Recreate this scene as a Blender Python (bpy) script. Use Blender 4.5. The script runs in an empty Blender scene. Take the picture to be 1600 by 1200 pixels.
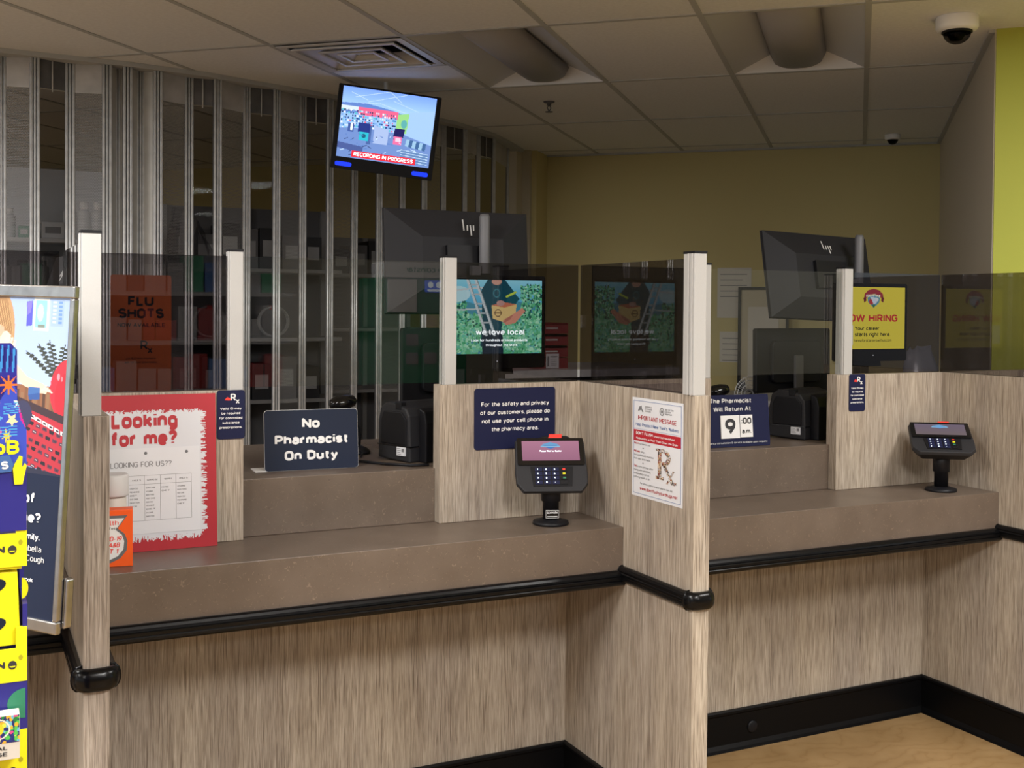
import bpy, math, random
import numpy as np
from mathutils import Matrix, Vector
R = math.radians
SC = bpy.context.scene
COL = SC.collection
random.seed(7)

# ------------------------------------------------------------------ camera
F, CY, PIT, ROL, YC, H = 1753.76, 515.56, 0.0196, 0.0071, -0.4537, 1.5
cp, sp, cr, sr, cy, sy = math.cos(PIT), math.sin(PIT), math.cos(ROL), math.sin(ROL), math.cos(YC), math.sin(YC)
right0 = Vector((cy, sy, 0)); fwd0 = Vector((-sy, cy, 0)); up0 = Vector((0, 0, 1))
zc = fwd0 * cp - up0 * sp
dn = -(up0 * cp + fwd0 * sp)
xr = right0 * cr - dn * sr
dn2 = right0 * sr + dn * cr
cam = bpy.data.cameras.new('camera'); camo = bpy.data.objects.new('camera', cam); COL.objects.link(camo)
cam.sensor_fit = 'HORIZONTAL'; cam.sensor_width = 36.0; cam.lens = 36.0 * F / 1600
cam.shift_y = (CY - 600) / 1600; cam.clip_start = 0.05; cam.clip_end = 60
up = -dn2
camo.matrix_world = Matrix(((xr.x, up.x, -zc.x, 0), (xr.y, up.y, -zc.y, 0), (xr.z, up.z, -zc.z, H), (0, 0, 0, 1)))
SC.camera = camo

# ------------------------------------------------------------------ world, exposure, lamps
SC.view_settings.view_transform = 'Standard'
SC.view_settings.look = 'None'
SC.view_settings.exposure = 0.0
SC.view_settings.gamma = 1.0
SC.view_settings.use_curve_mapping = False
SC.cycles.transparent_max_bounces = 32
SC.cycles.max_bounces = 8
w = bpy.data.worlds.new('world'); SC.world = w; w.use_nodes = True
w.node_tree.nodes['Background'].inputs[0].default_value = (0.86, 0.94, 1.0, 1)
w.node_tree.nodes['Background'].inputs[1].default_value = 0.95

YK = 0.2998 + 0.4537                      # ceiling grid is turned against the counters
ZCEIL = 2.65
def ab(b, a, z=0.0):
    """ceiling-grid coordinates (b to the right, a away) -> world"""
    return Vector((b * math.cos(YK) + a * math.sin(YK), -b * math.sin(YK) + a * math.cos(YK), z))
# store ceiling lights (b, a, power)
LAMPS = [(-4.1, 1.7, 40), (-4.1, -0.8, 34), (-1.6, 0.6, 46), (0.9, 0.6, 50), (-1.6, -2.0, 34), (1.5, 3.0, 30), (3.2, -0.6, 34)]
LAMP_COL = (1.0, 0.985, 0.965)
LAMP_GAIN = 1.95

# ------------------------------------------------------------------ material helpers
def new_mat(name):
    m = bpy.data.materials.new(name); m.use_nodes = True
    nt = m.node_tree; b = nt.nodes['Principled BSDF']
    return m, nt, b
def N(nt, t, **kw):
    n = nt.nodes.new(t)
    for k, v in kw.items(): setattr(n, k, v)
    return n
def mat(name, col, rough=0.5, metal=0.0, emit=0.0, spec=0.5, noise=0.0, nscale=40, bump=0.0, coat=0.0):
    m, nt, b = new_mat(name)
    b.inputs['Base Color'].default_value = (*col, 1); b.inputs['Roughness'].default_value = rough
    b.inputs['Metallic'].default_value = metal; b.inputs['Specular IOR Level'].default_value = spec
    b.inputs['Coat Weight'].default_value = coat
    if emit:
        b.inputs['Emission Color'].default_value = (*col, 1); b.inputs['Emission Strength'].default_value = emit
    if noise or bump:
        tc = N(nt, 'ShaderNodeTexCoord'); tx = N(nt, 'ShaderNodeTexNoise'); tx.inputs['Scale'].default_value = nscale
        tx.inputs['Detail'].default_value = 4
        nt.links.new(tc.outputs['Object'], tx.inputs['Vector'])
        if noise:
            cr_ = N(nt, 'ShaderNodeValToRGB')
            cr_.color_ramp.elements[0].position = .3; cr_.color_ramp.elements[1].position = .7
            cr_.color_ramp.elements[0].color = (*[c * (1 - noise) for c in col], 1)
            cr_.color_ramp.elements[1].color = (*[min(1, c * (1 + noise)) for c in col], 1)
            nt.links.new(tx.outputs['Fac'], cr_.inputs['Fac']); nt.links.new(cr_.outputs['Color'], b.inputs['Base Color'])
        if bump:
            bp = N(nt, 'ShaderNodeBump'); bp.inputs['Strength'].default_value = bump; bp.inputs['Distance'].default_value = .002
            nt.links.new(tx.outputs['Fac'], bp.inputs['Height']); nt.links.new(bp.outputs['Normal'], b.inputs['Normal'])
    return m
def S(r, g, b):                                # sRGB 0-255 -> linear
    f = lambda c: (c / 255 / 12.92) if c / 255 <= .04045 else ((c / 255 + .055) / 1.055) ** 2.4
    return (f(r), f(g), f(b))
def ramp(nt, stops):
    r = N(nt, 'ShaderNodeValToRGB'); e = r.color_ramp.elements
    while len(e) < len(stops): e.new(.5)
    for i, (p, c) in enumerate(stops): e[i].position = p; e[i].color = (*c, 1)
    return r
def wood_mat():
    m, nt, b = new_mat('laminate_wood'); L = nt.links.new
    tc = N(nt, 'ShaderNodeTexCoord')
    def noise(sc, scale, detail=5, rough=.6, dist=0.0):
        mp = N(nt, 'ShaderNodeMapping'); mp.inputs['Scale'].default_value = sc
        L(tc.outputs['Object'], mp.inputs['Vector'])
        t = N(nt, 'ShaderNodeTexNoise'); t.inputs['Scale'].default_value = scale; t.inputs['Detail'].default_value = detail
        t.inputs['Roughness'].default_value = rough; t.inputs['Distortion'].default_value = dist
        L(mp.outputs['Vector'], t.inputs['Vector']); return t
    fine = noise((1, 1, .028), 400, 5, .62, .4)
    mid = noise((1, 1, .06), 42, 4, .6, .6)
    big = noise((1, 1, .12), 7, 2, .5)
    cr1 = ramp(nt, [(.28, (.17, .135, .105)), (.40, (.315, .265, .213)), (.52, (.43, .37, .303)), (.70, (.58, .512, .43))])
    L(fine.outputs['Fac'], cr1.inputs['Fac'])
    cr2 = ramp(nt, [(.3, (.82, .80, .78)), (.7, (1.10, 1.11, 1.11))])
    L(mid.outputs['Fac'], cr2.inputs['Fac'])
    cr3 = ramp(nt, [(.35, (.88, .87, .88)), (.65, (1.06, 1.05, 1.02))])
    L(big.outputs['Fac'], cr3.inputs['Fac'])
    m1 = N(nt, 'ShaderNodeMixRGB', blend_type='MULTIPLY'); m1.inputs[0].default_value = 1
    m2 = N(nt, 'ShaderNodeMixRGB', blend_type='MULTIPLY'); m2.inputs[0].default_value = 1
    L(cr1.outputs[0], m1.inputs[1]); L(cr2.outputs[0], m1.inputs[2]); L(m1.outputs[0], m2.inputs[1]); L(cr3.outputs[0], m2.inputs[2])
    # dark pores: long thin streaks
    po = noise((1, 1, .016), 380, 2, .5)
    cr4 = ramp(nt, [(.35, (.50, .46, .43)), (.41, (1, 1, 1))])
    L(po.outputs['Fac'], cr4.inputs['Fac'])
    m3 = N(nt, 'ShaderNodeMixRGB', blend_type='MULTIPLY'); m3.inputs[0].default_value = .9
    L(m2.outputs[0], m3.inputs[1]); L(cr4.outputs[0], m3.inputs[2])
    L(m3.outputs[0], b.inputs['Base Color'])
    b.inputs['Roughness'].default_value = .55; b.inputs['Specular IOR Level'].default_value = .3
    bp = N(nt, 'ShaderNodeBump'); bp.inputs['Strength'].default_value = .25; bp.inputs['Distance'].default_value = .001
    L(fine.outputs['Fac'], bp.inputs['Height']); L(bp.outputs['Normal'], b.inputs['Normal'])
    return m
def counter_mat():
    m, nt, b = new_mat('counter_laminate'); L = nt.links.new
    tc = N(nt, 'ShaderNodeTexCoord')
    base = N(nt, 'ShaderNodeTexNoise'); base.inputs['Scale'].default_value = 9; base.inputs['Detail'].default_value = 6
    L(tc.outputs['Object'], base.inputs['Vector'])
    c0 = ramp(nt, [(.3, (.122, .091, .069)), (.7, (.152, .116, .090))]); L(base.outputs['Fac'], c0.inputs['Fac'])
    cur = c0.outputs[0]
    for k, (sc, off) in enumerate(((34, 0), (47, 5.3), (61, 9.1))):
        mp = N(nt, 'ShaderNodeMapping'); mp.inputs['Location'].default_value = (off, off * 2, off * .7)
        L(tc.outputs['Object'], mp.inputs['Vector'])
        n1 = N(nt, 'ShaderNodeTexNoise'); n1.inputs['Scale'].default_value = sc; n1.inputs['Detail'].default_value = 1
        L(mp.outputs[0], n1.inputs['Vector'])
        s = N(nt, 'ShaderNodeMath', operation='SUBTRACT'); s.inputs[1].default_value = .5; L(n1.outputs['Fac'], s.inputs[0])
        a = N(nt, 'ShaderNodeMath', operation='ABSOLUTE'); L(s.outputs[0], a.inputs[0])
        l = N(nt, 'ShaderNodeMath', operation='LESS_THAN'); l.inputs[1].default_value = .010; L(a.outputs[0], l.inputs[0])
        n2 = N(nt, 'ShaderNodeTexNoise'); n2.inputs['Scale'].default_value = sc * 2.2; L(mp.outputs[0], n2.inputs['Vector'])
        g = N(nt, 'ShaderNodeMath', operation='GREATER_THAN'); g.inputs[1].default_value = .60; L(n2.outputs['Fac'], g.inputs[0])
        ml = N(nt, 'ShaderNodeMath', operation='MULTIPLY'); L(l.outputs[0], ml.inputs[0]); L(g.outputs[0], ml.inputs[1])
        m2 = N(nt, 'ShaderNodeMath', operation='MULTIPLY'); L(ml.outputs[0], m2.inputs[0]); m2.inputs[1].default_value = .34
        mx = N(nt, 'ShaderNodeMixRGB'); L(m2.outputs[0], mx.inputs[0]); L(cur, mx.inputs[1])
        mx.inputs[2].default_value = (*((.34, .26, .19) if k != 1 else (.07, .05, .04)), 1)
        cur = mx.outputs[0]
    L(cur, b.inputs['Base Color'])
    b.inputs['Roughness'].default_value = .38; b.inputs['Specular IOR Level'].default_value = .45
    return m
def floor_mat():
    m, nt, b = new_mat('vinyl_floor'); L = nt.links.new
    tc = N(nt, 'ShaderNodeTexCoord')
    wv = N(nt, 'ShaderNodeTexWave'); wv.wave_type = 'RINGS'; wv.inputs['Scale'].default_value = 4.5; wv.inputs['Distortion'].default_value = 14
    wv.inputs['Detail'].default_value = 3; wv.inputs['Detail Scale'].default_value = 1.5
    L(tc.outputs['Object'], wv.inputs['Vector'])
    n = N(nt, 'ShaderNodeTexNoise'); n.inputs['Scale'].default_value = 5; n.inputs['Detail'].default_value = 8; L(tc.outputs['Object'], n.inputs['Vector'])
    c = ramp(nt, [(.0, (.30, .185, .080)), (.10, (.335, .213, .096)), (1, (.355, .230, .107))]); L(wv.outputs['Fac'], c.inputs['Fac'])
    c2 = ramp(nt, [(.35, (.88, .85, .8)), (.65, (1.06, 1.05, 1.04))]); L(n.outputs['Fac'], c2.inputs['Fac'])
    mx = N(nt, 'ShaderNodeMixRGB', blend_type='MULTIPLY'); mx.inputs[0].default_value = 1
    L(c.outputs[0], mx.inputs[1]); L(c2.outputs[0], mx.inputs[2]); L(mx.outputs[0], b.inputs['Base Color'])
    b.inputs['Roughness'].default_value = .35
    return m
def glass_mat(name, tint, refl=1.0, ior=1.5):
    m = bpy.data.materials.new(name); m.use_nodes = True; nt = m.node_tree; nt.nodes.clear(); L = nt.links.new
    o = N(nt, 'ShaderNodeOutputMaterial'); mx = N(nt, 'ShaderNodeMixShader'); t = N(nt, 'ShaderNodeBsdfTransparent')
    g = N(nt, 'ShaderNodeBsdfGlossy'); fr = N(nt, 'ShaderNodeFresnel')
    t.inputs[0].default_value = (*tint, 1); g.inputs['Roughness'].default_value = 0.0
    g.inputs[0].default_value = (1, 1, 1, 1)
    fr.inputs[0].default_value = ior
    mu = N(nt, 'ShaderNodeMath', operation='MULTIPLY'); mu.inputs[1].default_value = refl; mu.use_clamp = True
    ge = N(nt, 'ShaderNodeNewGeometry'); iv = N(nt, 'ShaderNodeMath', operation='SUBTRACT'); iv.inputs[0].default_value = 1.0; L(ge.outputs['Backfacing'], iv.inputs[1])
    m3 = N(nt, 'ShaderNodeMath', operation='MULTIPLY'); L(fr.outputs[0], m3.inputs[0]); L(iv.outputs[0], m3.inputs[1]); L(m3.outputs[0], mu.inputs[0]); L(mu.outputs[0], mx.inputs[0]); L(t.outputs[0], mx.inputs[1]); L(g.outputs[0], mx.inputs[2])
    L(mx.outputs[0], o.inputs[0])
    return m
def perf_mat(name, col):
    """perforated sheet steel: round holes in a staggered pattern, by UV in metres"""
    m, nt, b = new_mat(name); L = nt.links.new
    b.inputs['Base Color'].default_value = (*col, 1); b.inputs['Roughness'].default_value = .45; b.inputs['Metallic'].default_value = .3
    uv = N(nt, 'ShaderNodeUVMap'); sx = N(nt, 'ShaderNodeSeparateXYZ'); L(uv.outputs[0], sx.inputs[0])
    def M(op, a, b_=None):
        n = N(nt, 'ShaderNodeMath', operation=op)
        for i, v in enumerate((a, b_)):
            if v is None: continue
            if isinstance(v, (int, float)): n.inputs[i].default_value = v
            else: L(v, n.inputs[i])
        return n.outputs[0]
    p = .0088
    y = M('DIVIDE', sx.outputs[1], p * .866); row = M('FLOOR', y); odd = M('MODULO', row, 2.0)
    x = M('ADD', M('DIVIDE', sx.outputs[0], p), M('MULTIPLY', odd, .5))
    fx = M('SUBTRACT', M('FRACT', x), .5); fy = M('MULTIPLY', M('SUBTRACT', M('FRACT', y), .5), .866)
    d = M('SQRT', M('ADD', M('MULTIPLY', fx, fx), M('MULTIPLY', fy, fy)))
    hole = M('LESS_THAN', d, .41)
    t = N(nt, 'ShaderNodeBsdfTransparent'); mx = N(nt, 'ShaderNodeMixShader')
    out = nt.nodes['Material Output']
    L(hole, mx.inputs[0]); L(b.outputs[0], mx.inputs[1]); L(t.outputs[0], mx.inputs[2]); L(mx.outputs[0], out.inputs[0])
    return m
def attr_mat(name, emit=0.0, rough=.5, coat=0.0):
    m, nt, b = new_mat(name)
    a = N(nt, 'ShaderNodeAttribute'); a.attribute_name = 'Col'
    if emit:
        b.inputs['Base Color'].default_value = (.01, .01, .01, 1); b.inputs['Roughness'].default_value = .3
        nt.links.new(a.outputs['Color'], b.inputs['Emission Color']); b.inputs['Emission Strength'].default_value = emit
    else:
        nt.links.new(a.outputs['Color'], b.inputs['Base Color']); b.inputs['Roughness'].default_value = rough
        b.inputs['Coat Weight'].default_value = coat
    return m

M = {}
M['wood'] = wood_mat()
M['counter'] = counter_mat()
M['floor'] = floor_mat()
M['tile'] = mat('ceiling_tile', (.80, .81, .81), .9, noise=.04, nscale=60, bump=.2)
M['tbar'] = mat('ceiling_grid_metal', (.46, .47, .47), .6)
M['troffer'] = mat('troffer_enamel', (.58, .60, .64), .45)
M['diffuser'] = mat('diffuser_off', (.36, .36, .37), .5)
M['endplate'] = mat('white_enamel', (.9, .9, .9), .4)
M['vent'] = mat('vent_enamel', (.66, .66, .68), .4)
M['vdark'] = mat('vent_inside', (.05, .05, .055), .7)
M['wall_yellow'] = mat('yellow_paint', (.62, .53, .25), .75, bump=.1, nscale=300)
M['wall_grey'] = mat('taupe_paint', (.62, .56, .45), .75, bump=.1, nscale=300)
M['wall_green'] = mat('lime_paint', (.43, .46, .06), .65, bump=.1, nscale=300)
M['cream'] = mat('cream_paint', (.55, .49, .36), .7)
M['black_vinyl'] = mat('black_vinyl', (.003, .003, .0035), .25, spec=.22)
M['black_base'] = mat('black_rubber_base', (.003, .003, .0035), .4, spec=.15)
M['alu'] = mat('white_aluminium', (.47, .465, .45), .4, noise=.02, nscale=400)
M['black'] = mat('black_plastic', (.007, .007, .009), .45, spec=.25)
M['blackgl'] = mat('gloss_black', (.006, .006, .007), .15)
M['charcoal'] = mat('charcoal_plastic', (.020, .020, .023), .5, spec=.3, bump=.2, nscale=900)
M['grey'] = mat('grey_plastic', (.12, .12, .13), .45)
M['monback'] = mat('monitor_back', (.016, .016, .019), .6, spec=.25)
M['chrome'] = mat('brushed_chrome', (.50, .50, .50), .26, 1.0, noise=.15, nscale=30)
M['steel'] = mat('galvanised_steel', (.80, .82, .84), .36, .35, noise=.12, nscale=25)
M['steeldk'] = mat('shadow_gap_steel', (.14, .14, .15), .5, .4)
M['header'] = mat('shutter_header', (.46, .45, .44), .5, .1, noise=.12, nscale=14)
M['headerdk'] = mat('shutter_header_dark', (.10, .098, .10), .5, .2, noise=.25, nscale=14)
M['solid'] = mat('shutter_solid', (.50, .49, .46), .5, .2, noise=.1, nscale=10)
M['perf'] = perf_mat('perforated_steel', (.26, .26, .27))
M['clearpane'] = glass_mat('clear_polycarbonate', (.76, .76, .77), .06, 1.4)
M['tint'] = glass_mat('smoked_acrylic', (.50, .48, .49), 1.35, 1.46)
M['tintc'] = glass_mat('clear_acrylic', (.94, .95, .94), 1.9, 1.46)
M['domeg'] = glass_mat('dome_acrylic', (.35, .35, .35), 1.3, 1.5)
M['navy'] = mat('navy_print', S(30, 38, 58), .5, spec=.2)
M['navyblue'] = mat('deep_navy_print', S(28, 32, 64), .5, spec=.2)
M['white'] = mat('white_print', (.82, .82, .82), .5)
M['paper'] = mat('white_paper', (.70, .71, .74), .6)
M['offwhite'] = mat('off_white_print', (.60, .60, .60), .5)
M['red'] = mat('red_print', S(178, 30, 42), .45)
M['redlt'] = mat('red_orange_plastic', S(235, 60, 50), .4)
M['darktext'] = mat('dark_text', (.03, .03, .035), .6)
M['greytext'] = mat('grey_text', (.18, .18, .19), .6)
M['bluetext'] = mat('blue_text', S(60, 100, 160), .6)
M['orange'] = mat('orange_card', S(250, 95, 25), .45)
M['ogrey'] = mat('grey_band', S(105, 106, 108), .5)
M['flu'] = mat('flu_orange_card', S(225, 120, 66), .5)
M['rust'] = mat('rust_red_card', S(135, 28, 30), .5)
M['yellow'] = mat('yellow_card', S(240, 232, 30), .4)
M['yellowedge'] = mat('dark_yellow_card', S(170, 165, 30), .5)
M['blue'] = mat('blue_card', S(44, 42, 128), .4)
M['tub'] = mat('cream_tub', (.62, .58, .52), .5)
M['bag'] = mat('grey_bag_plastic', (.22, .22, .24), .25, bump=.6, nscale=25)
M['clearbag'] = glass_mat('crinkled_plastic_wrap', (.75, .75, .77), 2.2, 1.45)
M['shelf'] = mat('shelf_metal', (.55, .55, .55), .5)
M['stockdk'] = mat('dark_stock', (.06, .06, .065), .6)
M['stockmid'] = mat('grey_stock', (.24, .24, .25), .6)
M['stocklt'] = mat('pale_stock', (.62, .63, .64), .6)
M['kgreen'] = mat('kiosk_green', (.03, .22, .12), .4)
M['led'] = mat('blue_led', (.01, .045, 1.0), .3, emit=1.0)
M['lamp'] = mat('lit_diffuser', (1.0, .95, .88), .5, emit=4.0)
M['att'] = attr_mat('printed_picture', 0, .45)
M['attgl'] = attr_mat('gloss_printed_picture', 0, .3, .4)
M['scr'] = attr_mat('lit_screen', 2.0)
M['scrterm'] = attr_mat('terminal_screen', .8)
M['scrtv'] = attr_mat('bright_lit_screen', 1.25)
M['scrtext'] = mat('lit_white_text', (.85, .95, 1.0), .5, emit=1.5)
M['scrwhite'] = mat('bright_white_text', (.9, 1.0, 1.0), .5, emit=3.5)
M['scrred'] = mat('lit_red_text', S(205, 50, 50), .5, emit=1.6)
M['scrdark'] = mat('unlit_text', (.02, .02, .012), .5)
M['scrbanner'] = mat('lit_red_banner', S(226, 40, 60), .5, emit=1.0)
M['kscreen'] = mat('kiosk_screen', S(60, 110, 230), .4, emit=1.2)

# ------------------------------------------------------------------ mesh helpers
class MB:
    def __init__(s): s.v = []; s.f = []; s.mi = []; s.uv = None; s.sm = []
    def add(s, vs, fs, mi=0, smooth=False):
        o = len(s.v); s.v += [tuple(v) for v in vs]
        for f in fs: s.f.append([i + o for i in f]); s.mi.append(mi); s.sm.append(smooth)
        return s
    def box(s, x0, x1, y0, y1, z0, z1, mi=0, mtx=None):
        vs = [(x, y, z) for z in (z0, z1) for y in (y0, y1) for x in (x0, x1)]
        if mtx: vs = [mtx @ Vector(v) for v in vs]
        return s.add(vs, [(0, 2, 3, 1), (4, 5, 7, 6), (0, 1, 5, 4), (2, 6, 7, 3), (0, 4, 6, 2), (1, 3, 7, 5)], mi)
    def prism(s, pts, y0, y1, mi=0, mtx=None, smooth=False):
        """pts in x,z ; extruded along y"""
        n = len(pts); vs = [(p[0], y0, p[1]) for p in pts] + [(p[0], y1, p[1]) for p in pts]
        if mtx: vs = [mtx @ Vector(v) for v in vs]
        s.add(vs, [tuple(range(n)), tuple(range(2 * n - 1, n - 1, -1))], mi)
        o = len(s.v) - 2 * n
        for i in range(n):
            j = (i + 1) % n; s.f.append([o + i, o + n + i, o + n + j, o + j]); s.mi.append(mi); s.sm.append(smooth)
        return s
    def lathe(s, prof, n=32, mi=0, mtx=None, cap=True):
        """prof (r, z) rotated about z"""
        vs = []; fs = []
        for r, z in prof:
            for k in range(n):
                a = 2 * math.pi * k / n; vs.append((r * math.cos(a), r * math.sin(a), z))
        for i in range(len(prof) - 1):
            for k in range(n):
                k2 = (k + 1) % n; fs.append((i * n + k, i * n + k2, (i + 1) * n + k2, (i + 1) * n + k))
        if mtx: vs = [mtx @ Vector(v) for v in vs]
        s.add(vs, fs, mi, True)
        if cap:
            o = len(s.v) - len(vs)
            s.f.append([o + k for k in range(n)][::-1]); s.mi.append(mi); s.sm.append(False)
            s.f.append([o + (len(prof) - 1) * n + k for k in range(n)]); s.mi.append(mi); s.sm.append(False)
        return s
    def tube(s, pts, r, n=10, mi=0, closed=False):
        pts = [Vector(p) for p in pts]; m = len(pts); rings = []
        prev = None
        for i, p in enumerate(pts):
            if closed: t = pts[(i + 1) % m] - pts[i - 1]
            else: t = (pts[min(i + 1, m - 1)] - pts[max(i - 1, 0)])
            t.normalize()
            if prev is None:
                a = Vector((0, 0, 1)) if abs(t.z) < .9 else Vector((1, 0, 0)); u = t.cross(a).normalized()
            else: u = (prev - t * prev.dot(t)).normalized()
            prev = u; v = t.cross(u)
            rings.append([p + (u * math.cos(2 * math.pi * k / n) + v * math.sin(2 * math.pi * k / n)) * r for k in range(n)])
        vs = [v for r_ in rings for v in r_]; fs = []
        for i in range(m if closed else m - 1):
            j = (i + 1) % m
            for k in range(n):
                k2 = (k + 1) % n; fs.append((i * n + k, i * n + k2, j * n + k2, j * n + k))
        s.add(vs, fs, mi, True)
        if not closed:
            o = len(s.v) - len(vs)
            s.f.append([o + k for k in range(n)][::-1]); s.mi.append(mi); s.sm.append(False)
            s.f.append([o + (m - 1) * n + k for k in range(n)]); s.mi.append(mi); s.sm.append(False)
        return s
    def sweep(s, path, prof, mi=0, smooth=False):
        """path of (x, y); prof of (offset to the right of travel, z), closed profile; mitred corners"""
        n = len(path); P = [Vector((p[0], p[1])) for p in path]; rings = []
        for i in range(n):
            d1 = (P[i] - P[i - 1]).normalized() if i else (P[1] - P[0]).normalized()
            d2 = (P[i + 1] - P[i]).normalized() if i < n - 1 else d1
            n1 = Vector((d1.y, -d1.x)); n2 = Vector((d2.y, -d2.x)); mm = (n1 + n2).normalized(); k = 1 / max(.3, mm.dot(n1))
            rings.append([(P[i].x + mm.x * o * k, P[i].y + mm.y * o * k, z) for o, z in prof])
        m = len(prof); vs = [v for r in rings for v in r]; fs = []
        for i in range(n - 1):
            for k in range(m):
                k2 = (k + 1) % m; fs.append((i * m + k, i * m + k2, (i + 1) * m + k2, (i + 1) * m + k))
        s.add(vs, fs, mi, smooth)
        o = len(s.v) - len(vs)
        s.f.append([o + k for k in range(m)]); s.mi.append(mi); s.sm.append(False)
        s.f.append([o + (n - 1) * m + k for k in range(m)][::-1]); s.mi.append(mi); s.sm.append(False)
        return s
    def build(s, name, mats, parent=None, bevel=0.0, seg=2, mtx=None):
        me = bpy.data.meshes.new(name)
        vs = s.v if mtx is None else [tuple(mtx @ Vector(v)) for v in s.v]
        me.from_pydata(vs, [], s.f); me.update()
        if not isinstance(mats, (list, tuple)): mats = [mats]
        for m_ in mats: me.materials.append(m_ if not isinstance(m_, str) else M[m_])
        me.polygons.foreach_set('material_index', s.mi); me.polygons.foreach_set('use_smooth', s.sm)
        if s.uv:
            l = me.uv_layers.new(name='UVMap'); l.data.foreach_set('uv', s.uv)
        o = bpy.data.objects.new(name, me); COL.objects.link(o)
        if parent: o.parent = parent
        if bevel:
            b = o.modifiers.new('bevel', 'BEVEL'); b.width = bevel; b.segments = seg; b.limit_method = 'ANGLE'; b.angle_limit = R(40)
            b.harden_normals = False
        return o
def tag(o, label=None, cat=None, group=None, kind=None):
    if label: o['label'] = label
    if cat: o['category'] = cat
    if group: o['group'] = group
    if kind: o['kind'] = kind
    return o
def struct(name, mb, mats, **kw):
    return tag(mb.build(name, mats, **kw), kind='structure')
def thing(name, label, cat, mtx=None, group=None):
    o = bpy.data.objects.new(name, None); COL.objects.link(o); o.empty_display_size = .05
    if mtx is not None: o.matrix_world = mtx
    return tag(o, label, cat, group)
def frame(origin, xdir, zdir=(0, 0, 1)):
    x = Vector(xdir).normalized(); z = Vector(zdir).normalized(); y = z.cross(x).normalized(); z = x.cross(y)
    m = Matrix((x, y, z)).transposed().to_4x4(); m.translation = Vector(origin); return m
def T(x, y, z): return Matrix.Translation((x, y, z))
def rrect(x0, x1, z0, z1, r, n=5):
    pts = []
    for cx, cz, a0 in ((x1 - r, z1 - r, 0), (x0 + r, z1 - r, 90), (x0 + r, z0 + r, 180), (x1 - r, z0 + r, 270)):
        for k in range(n + 1):
            a = R(a0 + 90 * k / n); pts.append((cx + r * math.cos(a), cz + r * math.sin(a)))
    return pts[::-1]
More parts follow.
